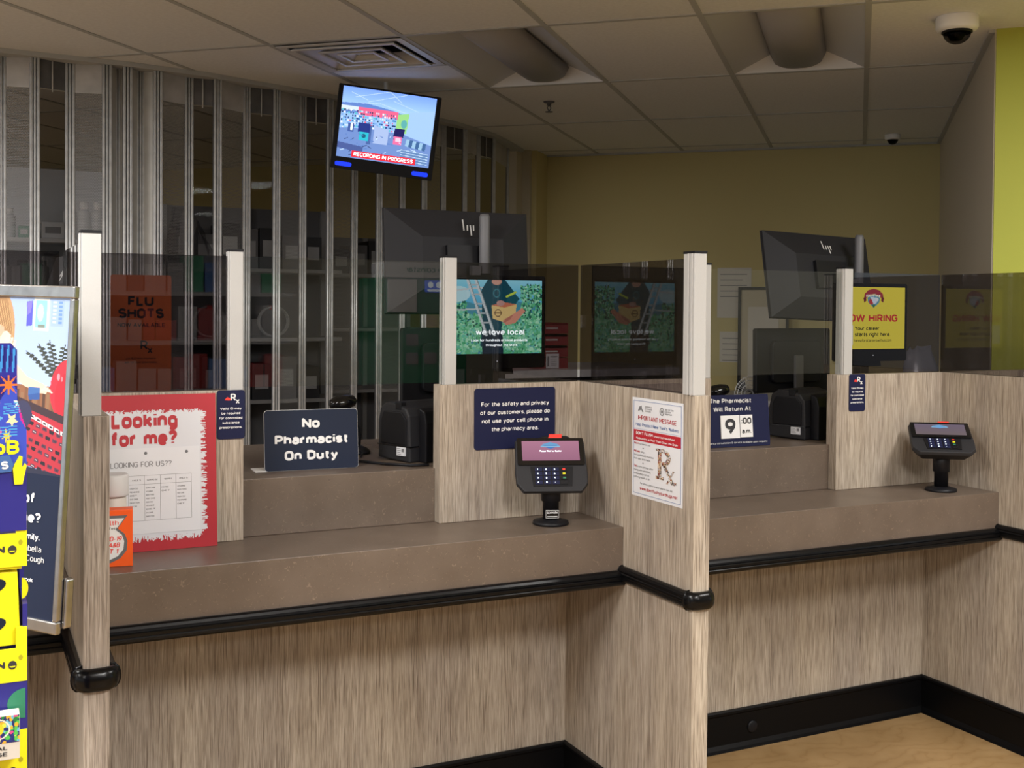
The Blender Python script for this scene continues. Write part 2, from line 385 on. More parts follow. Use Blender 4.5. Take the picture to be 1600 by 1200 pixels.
# stroke lettering: every glyph is a set of centre lines; arcs are (cx, cy, rx, ry, a0, a1)
def A_(cx, cy_, rx_, ry_, a0, a1, n=None):
    n = n or max(3, int(abs(a1 - a0) / 22))
    return [(cx + rx_ * math.cos(R(a0 + (a1 - a0) * k / n)), cy_ + ry_ * math.sin(R(a0 + (a1 - a0) * k / n))) for k in range(n + 1)]
def _font():
    g = {}; X = .70                                   # x-height
    O = lambda w, y0, y1: (A_(w / 2, (y0 + y1) / 2, w / 2, (y1 - y0) / 2, 90, 450, 20))
    def rr(w, y0, y1, r=.26): # squarish bowl
        return A_(w - r, y1 - r, r, r, 90, 0) + A_(w - r, y0 + r, r, r, 0, -90) + A_(r, y0 + r, r, r, 270, 180) + A_(r, y1 - r, r, r, 180, 90) + [(w - r, y1)]
    g['A'] = (.62, [[(0, 0), (.31, 1), (.62, 0)], [(.10, .30), (.52, .30)]])
    g['B'] = (.52, [[(0, 0), (0, 1), (.28, 1)] + A_(.28, .76, .22, .24, 90, -90) + [(0, .52)], [(.28, .52)] + A_(.28, .26, .25, .26, 90, -90) + [(0, 0)]])
    g['C'] = (.52, [A_(.27, .73, .26, .27, 25, 90) + A_(.26, .73, .26, .27, 90, 180) + A_(.26, .27, .26, .27, 180, 270) + A_(.27, .27, .26, .27, 270, 335)])
    g['D'] = (.54, [[(0, 0), (0, 1), (.24, 1)] + A_(.24, .70, .30, .30, 90, 0) + A_(.24, .30, .30, .30, 0, -90) + [(0, 0)]])
    g['E'] = (.44, [[(.44, 1), (0, 1), (0, 0), (.44, 0)], [(0, .52), (.40, .52)]])
    g['F'] = (.43, [[(.43, 1), (0, 1), (0, 0)], [(0, .50), (.38, .50)]])
    g['G'] = (.54, [A_(.27, .73, .26, .27, 25, 90) + A_(.26, .73, .26, .27, 90, 180) + A_(.26, .27, .26, .27, 180, 270) + A_(.28, .27, .26, .27, 270, 360) + [(.54, .46), (.30, .46)]])
    g['H'] = (.54, [[(0, 0), (0, 1)], [(.54, 0), (.54, 1)], [(0, .51), (.54, .51)]])
    g['I'] = (0, [[(0, 0), (0, 1)]])
    g['J'] = (.40, [[(.40, 1), (.40, .24)] + A_(.20, .24, .20, .24, 0, -150)])
    g['K'] = (.54, [[(0, 0), (0, 1)], [(.52, 1), (.0, .40)], [(.16, .56), (.54, 0)]])
    g['L'] = (.42, [[(0, 1), (0, 0), (.42, 0)]])
    g['M'] = (.68, [[(0, 0), (0, 1), (.34, .30), (.68, 1), (.68, 0)]])
    g['N'] = (.54, [[(0, 0), (0, 1), (.54, 0), (.54, 1)]])
    g['O'] = (.54, [rr(.54, 0, 1)])
    g['P'] = (.50, [[(0, 0), (0, 1), (.26, 1)] + A_(.26, .72, .24, .28, 90, -90) + [(0, .44)]])
    g['Q'] = (.54, [rr(.54, 0, 1), [(.32, .22), (.58, -.06)]])
    g['R'] = (.52, [[(0, 0), (0, 1), (.26, 1)] + A_(.26, .72, .24, .28, 90, -90) + [(0, .44)], [(.24, .44), (.52, 0)]])
    g['S'] = (.50, [A_(.26, .76, .23, .24, 25, 90) + A_(.23, .75, .23, .25, 90, 225) + [(.28, .50)] + A_(.26, .26, .24, .26, 60, -90) + A_(.25, .25, .25, .25, 270, 205)])
    g['T'] = (.54, [[(0, 1), (.54, 1)], [(.27, 1), (.27, 0)]])
    g['U'] = (.54, [[(0, 1), (0, .27)] + A_(.27, .27, .27, .27, 180, 360) + [(.54, 1)]])
    g['V'] = (.60, [[(0, 1), (.30, 0), (.60, 1)]])
    g['W'] = (.88, [[(0, 1), (.20, 0), (.44, 1), (.68, 0), (.88, 1)]])
    g['X'] = (.56, [[(0, 1), (.56, 0)], [(.56, 1), (0, 0)]])
    g['Y'] = (.56, [[(0, 1), (.28, .46), (.56, 1)], [(.28, .46), (.28, 0)]])
    g['Z'] = (.50, [[(0, 1), (.50, 1), (0, 0), (.50, 0)]])
    g['a'] = (.42, [A_(.20, .50, .20, .22, 150, 90) + A_(.21, .50, .21, .22, 90, 0) + [(.42, 0)], [(.42, .42), (.18, .42)] + A_(.18, .21, .18, .21, 90, 270) + [(.26, 0), (.42, .10)]])
    g['b'] = (.44, [[(0, 1), (0, 0)], [(0, .10)] + A_(.22, .22, .22, .22, 250, 360) + A_(.22, X - .22, .22, .22, 0, 110) + [(0, .58)]])
    g['c'] = (.40, [A_(.21, X - .22, .20, .22, 25, 180) + A_(.21, .22, .21, .22, 180, 335)])
    g['d'] = (.44, [[(.44, 1), (.44, 0)], [(.44, .10)] + A_(.22, .22, .22, .22, 290, 180) + A_(.22, X - .22, .22, .22, 180, 70) + [(.44, .58)]])
    g['e'] = (.43, [[(.02, .36), (.43, .36)] + A_(.22, X - .24, .21, .24, 0, 180) + A_(.21, .22, .21, .22, 180, 330)])
    g['f'] = (.30, [A_(.30, .80, .18, .20, 90, 180) + [(.12, 0)], [(0, X - .02), (.30, X - .02)]])
    g['g'] = (.44, [[(.44, .60), (.44, -.06)] + A_(.22, -.06, .22, .22, 0, -140), [(.44, .12)] + A_(.22, .24, .22, .22, 290, 180) + A_(.22, X - .22, .22, .22, 180, 70) + [(.44, .58)]])
    g['h'] = (.43, [[(0, 1), (0, 0)], [(0, .50)] + A_(.22, X - .22, .21, .22, 140, 0) + [(.43, 0)]])
    g['i'] = (0, [[(0, X), (0, 0)], [(0, .90), (0, 1.02)]])
    g['j'] = (.10, [[(.10, X), (.10, -.08)] + A_(-.02, -.08, .12, .18, 0, -90), [(.10, .90), (.10, 1.02)]])
    g['k'] = (.42, [[(0, 1), (0, 0)], [(.40, X), (0, .26)], [(.14, .40), (.42, 0)]])
    g['l'] = (.08, [[(0, 1), (0, .14)] + A_(.10, .12, .10, .12, 180, 270)])
    g['m'] = (.70, [[(0, X), (0, 0)], [(0, .50)] + A_(.18, X - .20, .17, .20, 140, 0) + [(.35, 0)], [(.35, .50)] + A_(.53, X - .20, .17, .20, 140, 0) + [(.70, 0)]])
    g['n'] = (.43, [[(0, X), (0, 0)], [(0, .50)] + A_(.22, X - .22, .21, .22, 140, 0) + [(.43, 0)]])
    g['o'] = (.44, [rr(.44, 0, X, .22)])
    g['p'] = (.44, [[(0, X), (0, -.28)], [(0, .10)] + A_(.22, .22, .22, .22, 250, 360) + A_(.22, X - .22, .22, .22, 0, 110) + [(0, .58)]])
    g['q'] = (.44, [[(.44, X), (.44, -.28)], [(.44, .10)] + A_(.22, .22, .22, .22, 290, 180) + A_(.22, X - .22, .22, .22, 180, 70) + [(.44, .58)]])
    g['r'] = (.26, [[(0, X), (0, 0)], [(0, .46)] + A_(.22, X - .22, .21, .22, 150, 80)])
    g['s'] = (.38, [A_(.20, .52, .17, .18, 25, 90) + A_(.18, .52, .17, .18, 90, 215) + [(.22, .34)] + A_(.20, .18, .18, .18, 55, -90) + A_(.19, .19, .19, .19, 270, 205)])
    g['t'] = (.28, [[(.11, .92), (.11, .16)] + A_(.24, .16, .13, .16, 180, 270), [(0, X - .02), (.28, X - .02)]])
    g['u'] = (.43, [[(0, X), (0, .22)] + A_(.21, .22, .21, .22, 180, 320) + [(.43, .20)], [(.43, X), (.43, 0)]])
    g['v'] = (.44, [[(0, X), (.22, 0), (.44, X)]])
    g['w'] = (.66, [[(0, X), (.16, 0), (.33, X), (.50, 0), (.66, X)]])
    g['x'] = (.42, [[(0, X), (.42, 0)], [(.42, X), (0, 0)]])
    g['y'] = (.44, [[(0, X), (.22, .04)], [(.44, X), (.20, -.10), (.10, -.26), (.0, -.26)]])
    g['z'] = (.38, [[(0, X), (.38, X), (0, 0), (.38, 0)]])
    g['0'] = (.46, [rr(.46, 0, 1, .22)])
    g['1'] = (.20, [[(0, .80), (.20, 1), (.20, 0)]])
    g['2'] = (.46, [A_(.23, .75, .23, .25, 165, 0) + [(.42, .56), (0, 0), (.48, 0)]])
    g['3'] = (.46, [A_(.22, .76, .22, .24, 150, -70) + [(.16, .53)], [(.16, .53)] + A_(.22, .27, .24, .27, 75, -150)])
    g['4'] = (.50, [[(.36, 0), (.36, 1), (0, .26), (.50, .26)]])
    g['5'] = (.46, [[(.42, 1), (.05, 1), (.02, .54)] + A_(.22, .32, .24, .32, 120, -150)])
    g['6'] = (.52, [rr(.50, 0, .60, .24), [(.0, .30), (.03, .54), (.30, 1)]])
    g['7'] = (.46, [[(0, .86), (0, 1), (.46, 1), (.16, 0)]])
    g['8'] = (.48, [rr(.44, .54, 1, .20), rr(.46, 0, .54, .22)])
    g['9'] = (.52, [rr(.50, .40, 1, .24), [(.50, .70), (.47, .46), (.20, 0)]])
    g['.'] = (0, [[(0, -.02), (0, .10)]]); g[','] = (.02, [[(.03, .10), (-.02, -.14)]]); g["'"] = (0, [[(0, .74), (0, 1)]])
    g[':'] = (0, [[(0, 0), (0, .12)], [(0, .54), (0, .66)]]); g['-'] = (.26, [[(0, .38), (.26, .38)]])
    g['!'] = (0, [[(0, 1), (0, .32)], [(0, 0), (0, .10)]])
    g['?'] = (.40, [A_(.20, .78, .20, .22, 160, -20) + [(.20, .42), (.20, .30)], [(.20, 0), (.20, .10)]])
    g['&'] = (.56, [[(.56, 0), (.10, .68)] + A_(.24, .80, .15, .20, 200, -20) + [(.08, .40)] + A_(.22, .22, .22, .22, 140, 330) + [(.54, .40)]])
    g['$'] = (.50, g['S'][1] + [[(.25, -.12), (.25, 1.12)]]); g['*'] = (.30, [[(0, .5), (.30, .5)], [(.15, .35), (.15, .65)]]); g['#'] = (.44, [[(.12, .1), (.16, .9)], [(.30, .1), (.34, .9)], [(0, .35), (.44, .35)], [(0, .65), (.44, .65)]])
    g[' '] = (.12, []); return g
FONT = _font()
_tc = {}
def glyphs(s, bold):
    k = (s, bold)
    if k in _tc: return _tc[k]
    t = .12 + 2.1 * bold; vs = []; fs = []; x = 0; e = t / 2
    Y = lambda y: e + y * (1 - t)
    for ch in s:
        wd, strokes = FONT.get(ch, FONT[' '])
        ws = wd * (1 + .25 * bold / .05)
        for st in strokes:
            P_ = [(x + e + p[0] * (ws / wd if wd else 1), Y(p[1])) for p in st]
            for i in range(len(P_) - 1):
                (ax, ay), (bx, by) = P_[i], P_[i + 1]; dx, dy = bx - ax, by - ay; L_ = math.hypot(dx, dy)
                if L_ < 1e-5: continue
                nx, ny = -dy / L_ * e, dx / L_ * e
                ea = e * .35 if i else (e if not (ch in ".,:'!?" or abs(dx) * abs(dy) > 1e-4) and False else 0)
                o = len(vs); vs += [(ax + nx, ay + ny), (ax - nx, ay - ny), (bx - nx, by - ny), (bx + nx, by + ny)]; fs.append((o, o + 1, o + 2, o + 3))
                if i:
                    o = len(vs); vs += [(ax + e * math.cos(math.pi * q / 4), ay + e * math.sin(math.pi * q / 4)) for q in range(8)]; fs.append(tuple(range(o, o + 8)))
        # square ends: stretch stems to the full cap height
        x += ws + t + .075 + (0 if ch != ' ' else .04)
    _tc[k] = (vs, fs)
    return _tc[k]
def text(mb, s, x, z, cap, width=None, align='c', bold=.0, y=-.0006, mi=0, slant=0.0, mirror=False, arc=None):
    """text in the local x-z plane facing -y; x = anchor, z = baseline, cap = capital height"""
    vs, fs = glyphs(s, bold)
    if not vs: return
    x0 = min(v[0] for v in vs); x1 = max(v[0] for v in vs); k = cap
    kx = k if width is None else width / (x1 - x0)
    w_ = (x1 - x0) * kx
    ox = {'c': x - w_ / 2, 'l': x, 'r': x - w_}[align]
    lay = [0] * len(vs)
    for q, f in enumerate(fs):
        for i in f: lay[i] = q % 12
    out = []
    for (a, b_), q in zip(vs, lay):
        px = ox + (a - x0) * kx + slant * b_ * k; pz = z + b_ * k
        if arc: pz += -arc * ((px - x) ** 2)
        out.append((px, y - q * 1.6e-5, pz))
    mb.add(out, fs, mi)

class Canvas:
    """small software painter; the picture becomes face colours of a grid mesh"""
    def __init__(s, w, h, bg): s.w, s.h = w, h; s.a = np.ones((h, w, 3)) * np.array(bg, float) / 255; s.yy, s.xx = np.mgrid[0:h, 0:w] + .5
    def col(s, c): return np.array(c, float) / 255
    def mask(s, m, c, al=1.0): s.a[m] = s.a[m] * (1 - al) + s.col(c) * al
    def rect(s, x0, y0, x1, y1, c, al=1.0): s.mask((s.xx >= x0) & (s.xx < x1) & (s.yy >= y0) & (s.yy < y1), c, al)
    def ell(s, cx, cy_, rx, ry, c, al=1.0, ring=None):
        d = ((s.xx - cx) / rx) ** 2 + ((s.yy - cy_) / ry) ** 2
        s.mask(d < 1 if ring is None else ((d < 1) & (d > ring)), c, al)
    def poly(s, pts, c, al=1.0):
        ins = np.zeros((s.h, s.w), bool); n = len(pts)
        for i in range(n):
            x0, y0 = pts[i]; x1, y1 = pts[(i + 1) % n]
            if y0 == y1: continue
            cond = ((s.yy > min(y0, y1)) & (s.yy <= max(y0, y1))); xi = x0 + (s.yy - y0) * (x1 - x0) / (y1 - y0)
            ins ^= cond & (s.xx < xi)
        s.mask(ins, c, al)
    def line(s, x0, y0, x1, y1, t, c, al=1.0):
        dx, dy = x1 - x0, y1 - y0; L2 = dx * dx + dy * dy + 1e-9
        u = np.clip(((s.xx - x0) * dx + (s.yy - y0) * dy) / L2, 0, 1)
        s.mask((s.xx - x0 - u * dx) ** 2 + (s.yy - y0 - u * dy) ** 2 < (t / 2) ** 2, c, al)
    def grad(s, x0, y0, x1, y1, c0, c1):
        m = (s.xx >= x0) & (s.xx < x1) & (s.yy >= y0) & (s.yy < y1); u = ((s.yy - y0) / (y1 - y0))[m][:, None]
        s.a[m] = s.col(c0) * (1 - u) + s.col(c1) * u
    def blobs(s, x0, y0, x1, y1, n, r, cols, rng):
        for _ in range(n):
            s.ell(rng.uniform(x0, x1), rng.uniform(y0, y1), r * rng.uniform(.5, 1.3), r * rng.uniform(.5, 1.3), cols[rng.integers(len(cols))])
    def build(s, name, parent, x0, x1, z0, z1, m_, y=-.0003, mtx=None, shape=None):
        W, H_ = s.w, s.h
        xs = np.linspace(x0, x1, W + 1); zs = np.linspace(z1, z0, H_ + 1)
        X, Z = np.meshgrid(xs, zs); co = np.stack([X, np.full_like(X, y), Z], -1).reshape(-1, 3)
        i = np.arange(H_)[:, None] * (W + 1) + np.arange(W)[None, :]
        f = np.stack([i + W + 1, i + W + 2, i + 1, i], -1).reshape(-1, 4)
        a = s.a.reshape(-1, 3)
        if shape is not None:
            k = shape.reshape(-1); f = f[k]; a = a[k]
        lin = np.where(a <= .04045, a / 12.92, ((a + .055) / 1.055) ** 2.4) * (.80 if m_.startswith('att') else 1.0)
        me = bpy.data.meshes.new(name)
        if mtx is not None: co = (np.c_[co, np.ones(len(co))] @ np.array(mtx).T)[:, :3]
        me.vertices.add(len(co)); me.vertices.foreach_set('co', co.ravel())
        me.loops.add(f.size); me.loops.foreach_set('vertex_index', f.ravel().astype(np.int32))
        me.polygons.add(len(f)); me.polygons.foreach_set('loop_start', np.arange(0, f.size, 4, dtype=np.int32))
        me.update(calc_edges=True)
        at = me.color_attributes.new('Col', 'FLOAT_COLOR', 'CORNER')
        c4 = np.repeat(np.c_[lin, np.ones(len(lin))], 4, axis=0); at.data.foreach_set('color', c4.ravel().astype(np.float32))
        me.materials.append(M[m_])
        o = bpy.data.objects.new(name, me); COL.objects.link(o)
        if parent: o.parent = parent
        return o

# ------------------------------------------------------------------ the room
U0, U1, U2, TH = .2135, 1.701, 3.225, .0507
VF, VL, VU, VN = 2.748, 3.085, 3.005, 2.404
ZT, ZB, ZP, ZG, ZBB = .873, .743, 1.2755, 1.633, .138

mb = MB(); mb.box(-9, 14, -9, 13, -.05, 0); struct('floor', mb, 'floor')
mb = MB(); mb.add([ab(-9, -8, ZCEIL), ab(9, -8, ZCEIL), ab(9, 8.4, ZCEIL), ab(-9, 8.4, ZCEIL),
                   ab(-9, -8, ZCEIL + .1), ab(9, -8, ZCEIL + .1), ab(9, 8.4, ZCEIL + .1), ab(-9, 8.4, ZCEIL + .1)],
                  [(3, 2, 1, 0), (4, 5, 6, 7), (0, 1, 5, 4), (1, 2, 6, 5), (2, 3, 7, 6), (3, 0, 4, 7)])
B0, DB, A0, DA = .020, .6285, 5.595, 1.178
ceil_mb = mb
# ceiling is rebuilt as tiles with openings for the troffers and the vent
cells_open = {(-3, -1), (0 - 1, -1)}       # troffers seen in the photo: (column, row)
def bcell(i): return B0 + i * DB
def acell(j): return A0 + j * DA
open_cells = {(-3, -1), (-1, -1), (-4, -1)}
mb = MB()
for i in range(-14, 14):
    for j in range(-12, 3):
        if (i, j) in open_cells: continue
        b0, b1, a0, a1 = bcell(i), bcell(i + 1), acell(j), min(acell(j + 1), 8.3)
        if a0 > 8.3: continue
        mb.add([ab(b0, a0, ZCEIL), ab(b0, a1, ZCEIL), ab(b1, a1, ZCEIL), ab(b1, a0, ZCEIL)], [(0, 1, 2, 3)])
# the vent cell is two feet square with a half tile beside it
va0, va1 = acell(0) - .62, acell(0) - .62 + 0.56
b0, b1 = bcell(-4), bcell(-3)
VENT_A0, VENT_A1 = 4.44, 5.00
mb.add([ab(b0, VENT_A1, ZCEIL), ab(b0, acell(0), ZCEIL), ab(b1, acell(0), ZCEIL), ab(b1, VENT_A1, ZCEIL)], [(0, 1, 2, 3)])
mb.add([ab(-9, -9, ZCEIL + .35), ab(-9, 8.4, ZCEIL + .35), ab(9, 8.4, ZCEIL + .35), ab(9, -9, ZCEIL + .35)], [(0, 1, 2, 3)])
struct('ceiling', mb, 'tile')
mb = MB()
ABM = Matrix(((math.cos(YK), math.sin(YK), 0, 0), (-math.sin(YK), math.cos(YK), 0, 0), (0, 0, 1, 0), (0, 0, 0, 1)))
for i in range(-14, 15):
    b = bcell(i); mb.box(b - .012, b + .012, -8, 8.2, ZCEIL - .003, ZCEIL + .02, 0, ABM)
for j in range(-12, 3):
    a = acell(j); mb.box(-9, 9, a - .012, a + .012, ZCEIL - .0035, ZCEIL + .02, 0, ABM)
mb.box(bcell(-4), bcell(-3), VENT_A1 - .012, VENT_A1 + .012, ZCEIL - .0035, ZCEIL + .02, 0, ABM)
struct('trim_1', mb, 'tbar')
# walls
mb = MB(); mb.box(-2.262, .52, 8.19, 8.32, 0, ZCEIL + .05, 0, ABM); struct('wall_back', mb, 'wall_yellow')
mb = MB(); mb.box(.515, .66, 4.975, 8.32, 0, ZCEIL + .05, 0, ABM); struct('wall_right', mb, 'wall_grey')
mb = MB(); mb.box(.52, 6.0, 4.966, 5.05, 0, ZCEIL + .05, 0, ABM); struct('wall_front', mb, 'wall_green')
mb = MB(); mb.box(-2.43, -2.262, 7.90, 8.32, 0, ZCEIL + .05, 0, ABM)
struct('wall_left', mb, 'wall_yellow')
mb = MB(); mb.box(-2.44, -2.36, 7.72, 7.90, 0, ZCEIL + .02, 0, ABM); mb.box(-2.43, -2.30, 7.86, 7.90, 0, ZCEIL + .02, 0, ABM); struct('trim_2', mb, 'cream')
# cornice angle along the back and right wall
mb = MB(); mb.box(-2.262, .515, 8.165, 8.19, ZCEIL - .012, ZCEIL, 0, ABM); mb.box(.492, .515, 4.975, 8.165, ZCEIL - .012, ZCEIL, 0, ABM)
struct('trim_3', mb, 'tbar')
# store room behind the shutter
mb = MB(); mb.box(-7.0, -2.6, 8.25, 8.35, 0, ZCEIL + .05, 0, ABM); struct('wall_storeroom', mb, 'wall_yellow')
mb = MB(); mb.box(-9, -2.9, 5.45, 5.55, 0, ZCEIL + .05); struct('light_block_side', mb, 'cream')  # unseen wall added to keep world light out of the store room
mb = MB(); mb.box(-7.1, -7.0, 1.5, 8.35, 0, ZCEIL + .05, 0, ABM); struct('light_block_outer', mb, 'cream')  # unseen, added to close the far side against leaking world light
# store walls far behind the camera
mb = MB(); mb.box(-9, 14, -9.1, -9, 0, ZCEIL, 0); struct('wall_store', mb, 'cream')

# ------------------------------------------------------------------ lamps of the store
def lit_troffer(b, a, power, first):
    m = frame(ab(b, a, ZCEIL), ab(1, 0), (0, 0, 1))
    t = thing('store_ceiling_light', 'lit rectangular ceiling light over the store aisle', 'ceiling light', m, 'lit store ceiling lights')
    f = MB(); f.box(-.30, .30, -.59, -.57, -.012, 0); f.box(-.30, .30, .57, .59, -.012, 0); f.box(-.30, -.28, -.57, .57, -.012, 0); f.box(.28, .30, -.57, .57, -.012, 0)
    f.build('frame', 'endplate', t)
    d = MB(); d.box(-.28, .28, -.57, .57, -.008, -.002); d.build('diffuser', 'lamp', t)
    l = bpy.data.lights.new('store_lamp', 'AREA'); l.shape = 'RECTANGLE'; l.size = .56; l.size_y = 1.14; l.energy = power * LAMP_GAIN; l.color = LAMP_COL
    lo = bpy.data.objects.new('lamp', l); COL.objects.link(lo); lo.parent = t; lo.location = (0, 0, -.02)
for k, (b, a, p) in enumerate(LAMPS): lit_troffer(b, a, p, k == 0)

# ------------------------------------------------------------------ troffers that are off
def off_troffer(i, j, label):
    b0, b1, a0, a1 = bcell(i) + .012, bcell(i + 1) - .012, acell(j) + .012, acell(j + 1) - .012
    m = frame(ab((b0 + b1) / 2, (a0 + a1) / 2, ZCEIL), ab(1, 0)); wd, ln = (b1 - b0) / 2, (a1 - a0) / 2
    t = thing('recessed_ceiling_light', label, 'ceiling light', m, 'unlit ceiling lights over the pharmacy')
    f = MB(); hb = .095
    for s in (-1, 1):
        f.add([(s * wd, -ln, 0), (s * wd, ln, 0), (s * .11, ln, hb), (s * .11, -ln, hb)], [(0, 1, 2, 3) if s > 0 else (3, 2, 1, 0)])
    f.add([(-.11, -ln, hb), (.11, -ln, hb), (.11, ln, hb), (-.11, ln, hb)], [(0, 1, 2, 3)])
    f.build('reflector', 'troffer', t)
    for s in (-1, 1):
        e = MB(); e.add([(-wd, s * ln, 0), (wd, s * ln, 0), (.11, s * (ln - .004), hb), (-.11, s * (ln - .004), hb)], [(0, 1, 2, 3)]); e.build('end_plate', 'endplate', t)
    d = MB(); n = 14; prof = []
    for k in range(n + 1):
        u = -1 + 2 * k / n; prof.append((u * .125, .046 - .040 * max(0, 1 - abs(u) ** 3)))
    prof[0] = (-.13, hb - .02); prof[-1] = (.13, hb - .02)
    d.prism(prof, -ln + .03, ln - .03, smooth=True)
    d.build('diffuser', 'diffuser', t)
off_troffer(-3, -1, 'unlit recessed ceiling light with blue tinge, beside the air vent')
off_troffer(-1, -1, 'unlit recessed ceiling light nearer the dome camera and green wall')

# vent
b0, b1 = bcell(-4), bcell(-3); ca = (VENT_A0 + VENT_A1) / 2; hw = (b1 - b0) / 2 - .014; hl = (VENT_A1 - VENT_A0) / 2 - .012
vt = thing('air_vent', 'square stepped metal air vent in the ceiling above the hanging screen', 'vent', frame(ab((b0 + b1) / 2, ca, ZCEIL), ab(1, 0)))
def ring_mb(w1, l1, z1, w2, l2, z2, t=.004):
    r = MB()
    o = [(-w1, -l1), (w1, -l1), (w1, l1), (-w1, l1)]; n_ = [(-w2, -l2), (w2, -l2), (w2, l2), (-w2, l2)]
    vs = [(x, y, z1) for x, y in o] + [(x, y, z2) for x, y in n_] + [(x, y, z1 + t) for x, y in o] + [(x, y, z2 + t) for x, y in n_]
    fs = []
    for k in range(4):
        k2 = (k + 1) % 4
        fs += [(k, k + 4, k2 + 4, k2), (k + 8, k2 + 8, k2 + 12, k + 12), (k, k2, k2 + 8, k + 8), (k + 4, k + 12, k2 + 12, k2 + 4)]
    return r.add(vs, fs)
ring_mb(hw, hl, -.006, hw - .035, hl - .030, -.006).build('flange', 'vent', vt)
r = MB(); r.box(-hw + .02, hw - .02, -hl + .02, hl - .02, .12, .13); r.box(-hw + .02, -hw + .03, -hl + .02, hl - .02, 0, .12); r.box(hw - .03, hw - .02, -hl + .02, hl - .02, 0, .12)
r.box(-hw + .03, hw - .03, -hl + .02, -hl + .03, 0, .12); r.box(-hw + .03, hw - .03, hl - .03, hl - .02, 0, .12); r.build('duct_box', 'vdark', vt)
for w1, l1, z1, w2, l2, z2 in ((.245, .222, -.012, .175, .158, .040), (.152, .138, -.010, .108, .098, .022), (.088, .080, -.008, .050, .045, .010)):
    q = ring_mb(w1, l1, z1, w2, l2, z2); q2 = ring_mb(w1 + .004, l1 + .004, z1 - .004, w1 - .010, l1 - .010, z1 - .004, .006)
    o_ = len(q.v); q.v += q2.v; q.f += [[i + o_ for i in f] for f in q2.f]; q.mi += q2.mi; q.sm += q2.sm
    q.build('cone_ring', 'vent', vt)
r = MB(); r.box(-.045, .045, -.04, .04, .012, .016); r.build('center_plate', 'vent', vt)

# sprinkler
sq = thing('fire_sprinkler', 'small brass fire sprinkler head hanging from ceiling behind the hanging screen', 'sprinkler', T(2.926, 5.55, ZCEIL))
r = MB(); r.lathe([(.032, 0), (.030, -.006), (.012, -.010), (.012, -.022)], 20); r.build('escutcheon', 'steeldk', sq)
r = MB(); r.tube([(0, 0, -.02), (.012, 0, -.035), (0, 0, -.055)], .003, 6); r.tube([(0, 0, -.02), (-.012, 0, -.035), (0, 0, -.055)], .003, 6); r.build('frame_arm', 'steeldk', sq)
r = MB(); r.lathe([(.001, -.054), (.022, -.056), (.022, -.059), (.001, -.058)], 16); r.build('deflector', 'steeldk', sq)

# dome cameras
def dome(label, loc, s):
    t = thing('dome_camera', label, 'security camera', Matrix.Translation(loc) @ Matrix.Scale(s, 4), None)
    r = MB(); r.lathe([(.078, 0), (.080, -.004), (.080, -.042), (.074, -.052), (.056, -.056)], 40); r.build('housing', 'endplate', t)
    r = MB(); r.lathe([(.057, -.054), (.058, -.062), (.052, -.064)], 36); r.build('bezel', 'black', t)
    prof = [(.052 * math.cos(R(k)), -.060 - .045 * math.sin(R(k))) for k in range(0, 91, 9)]
    prof[-1] = (.001, -.105)
    r = MB(); r.lathe(prof, 32, cap=False); r.build('dome', 'domeg', t)
    r = MB(); r.lathe([(.001, -.093), (.022, -.090), (.034, -.070), (.034, -.060)], 20, mtx=T(-.004, 0, 0)); r.build('lens_unit', 'blackgl', t)
c1 = ab(.352, 4.73, ZCEIL); c2 = ab(.195, 7.76, ZCEIL)
dome('large white dome security camera near the lime green wall', c1, 1.0)
dome('small white dome security camera far back above the yellow wall', c2, .62)

# ------------------------------------------------------------------ counters
RAILP = [(0, .022), (.008, .022), (.014, .019), (.0175, .013), (.0185, .008), (.016, .006), (.019, .003), (.019, -.004), (.016, -.006), (.0180, -.009), (.0165, -.015), (.012, -.020), (.007, -.022), (0, -.022)]
def railprof(zc_): return [(o, z + zc_) for o, z in RAILP]
BASEP = [(0, ZBB), (.010, ZBB), (.013, ZBB - .004), (.013, ZBB - .012), (.007, ZBB - .018), (.007, .022), (.016, .010), (.020, 0), (0, 0)]
def arc_pts(cx, cy_, r, a0, a1, n=6): return [(cx + r * math.cos(R(a0 + (a1 - a0) * k / n)), cy_ + r * math.sin(R(a0 + (a1 - a0) * k / n))) for k in range(n + 1)]

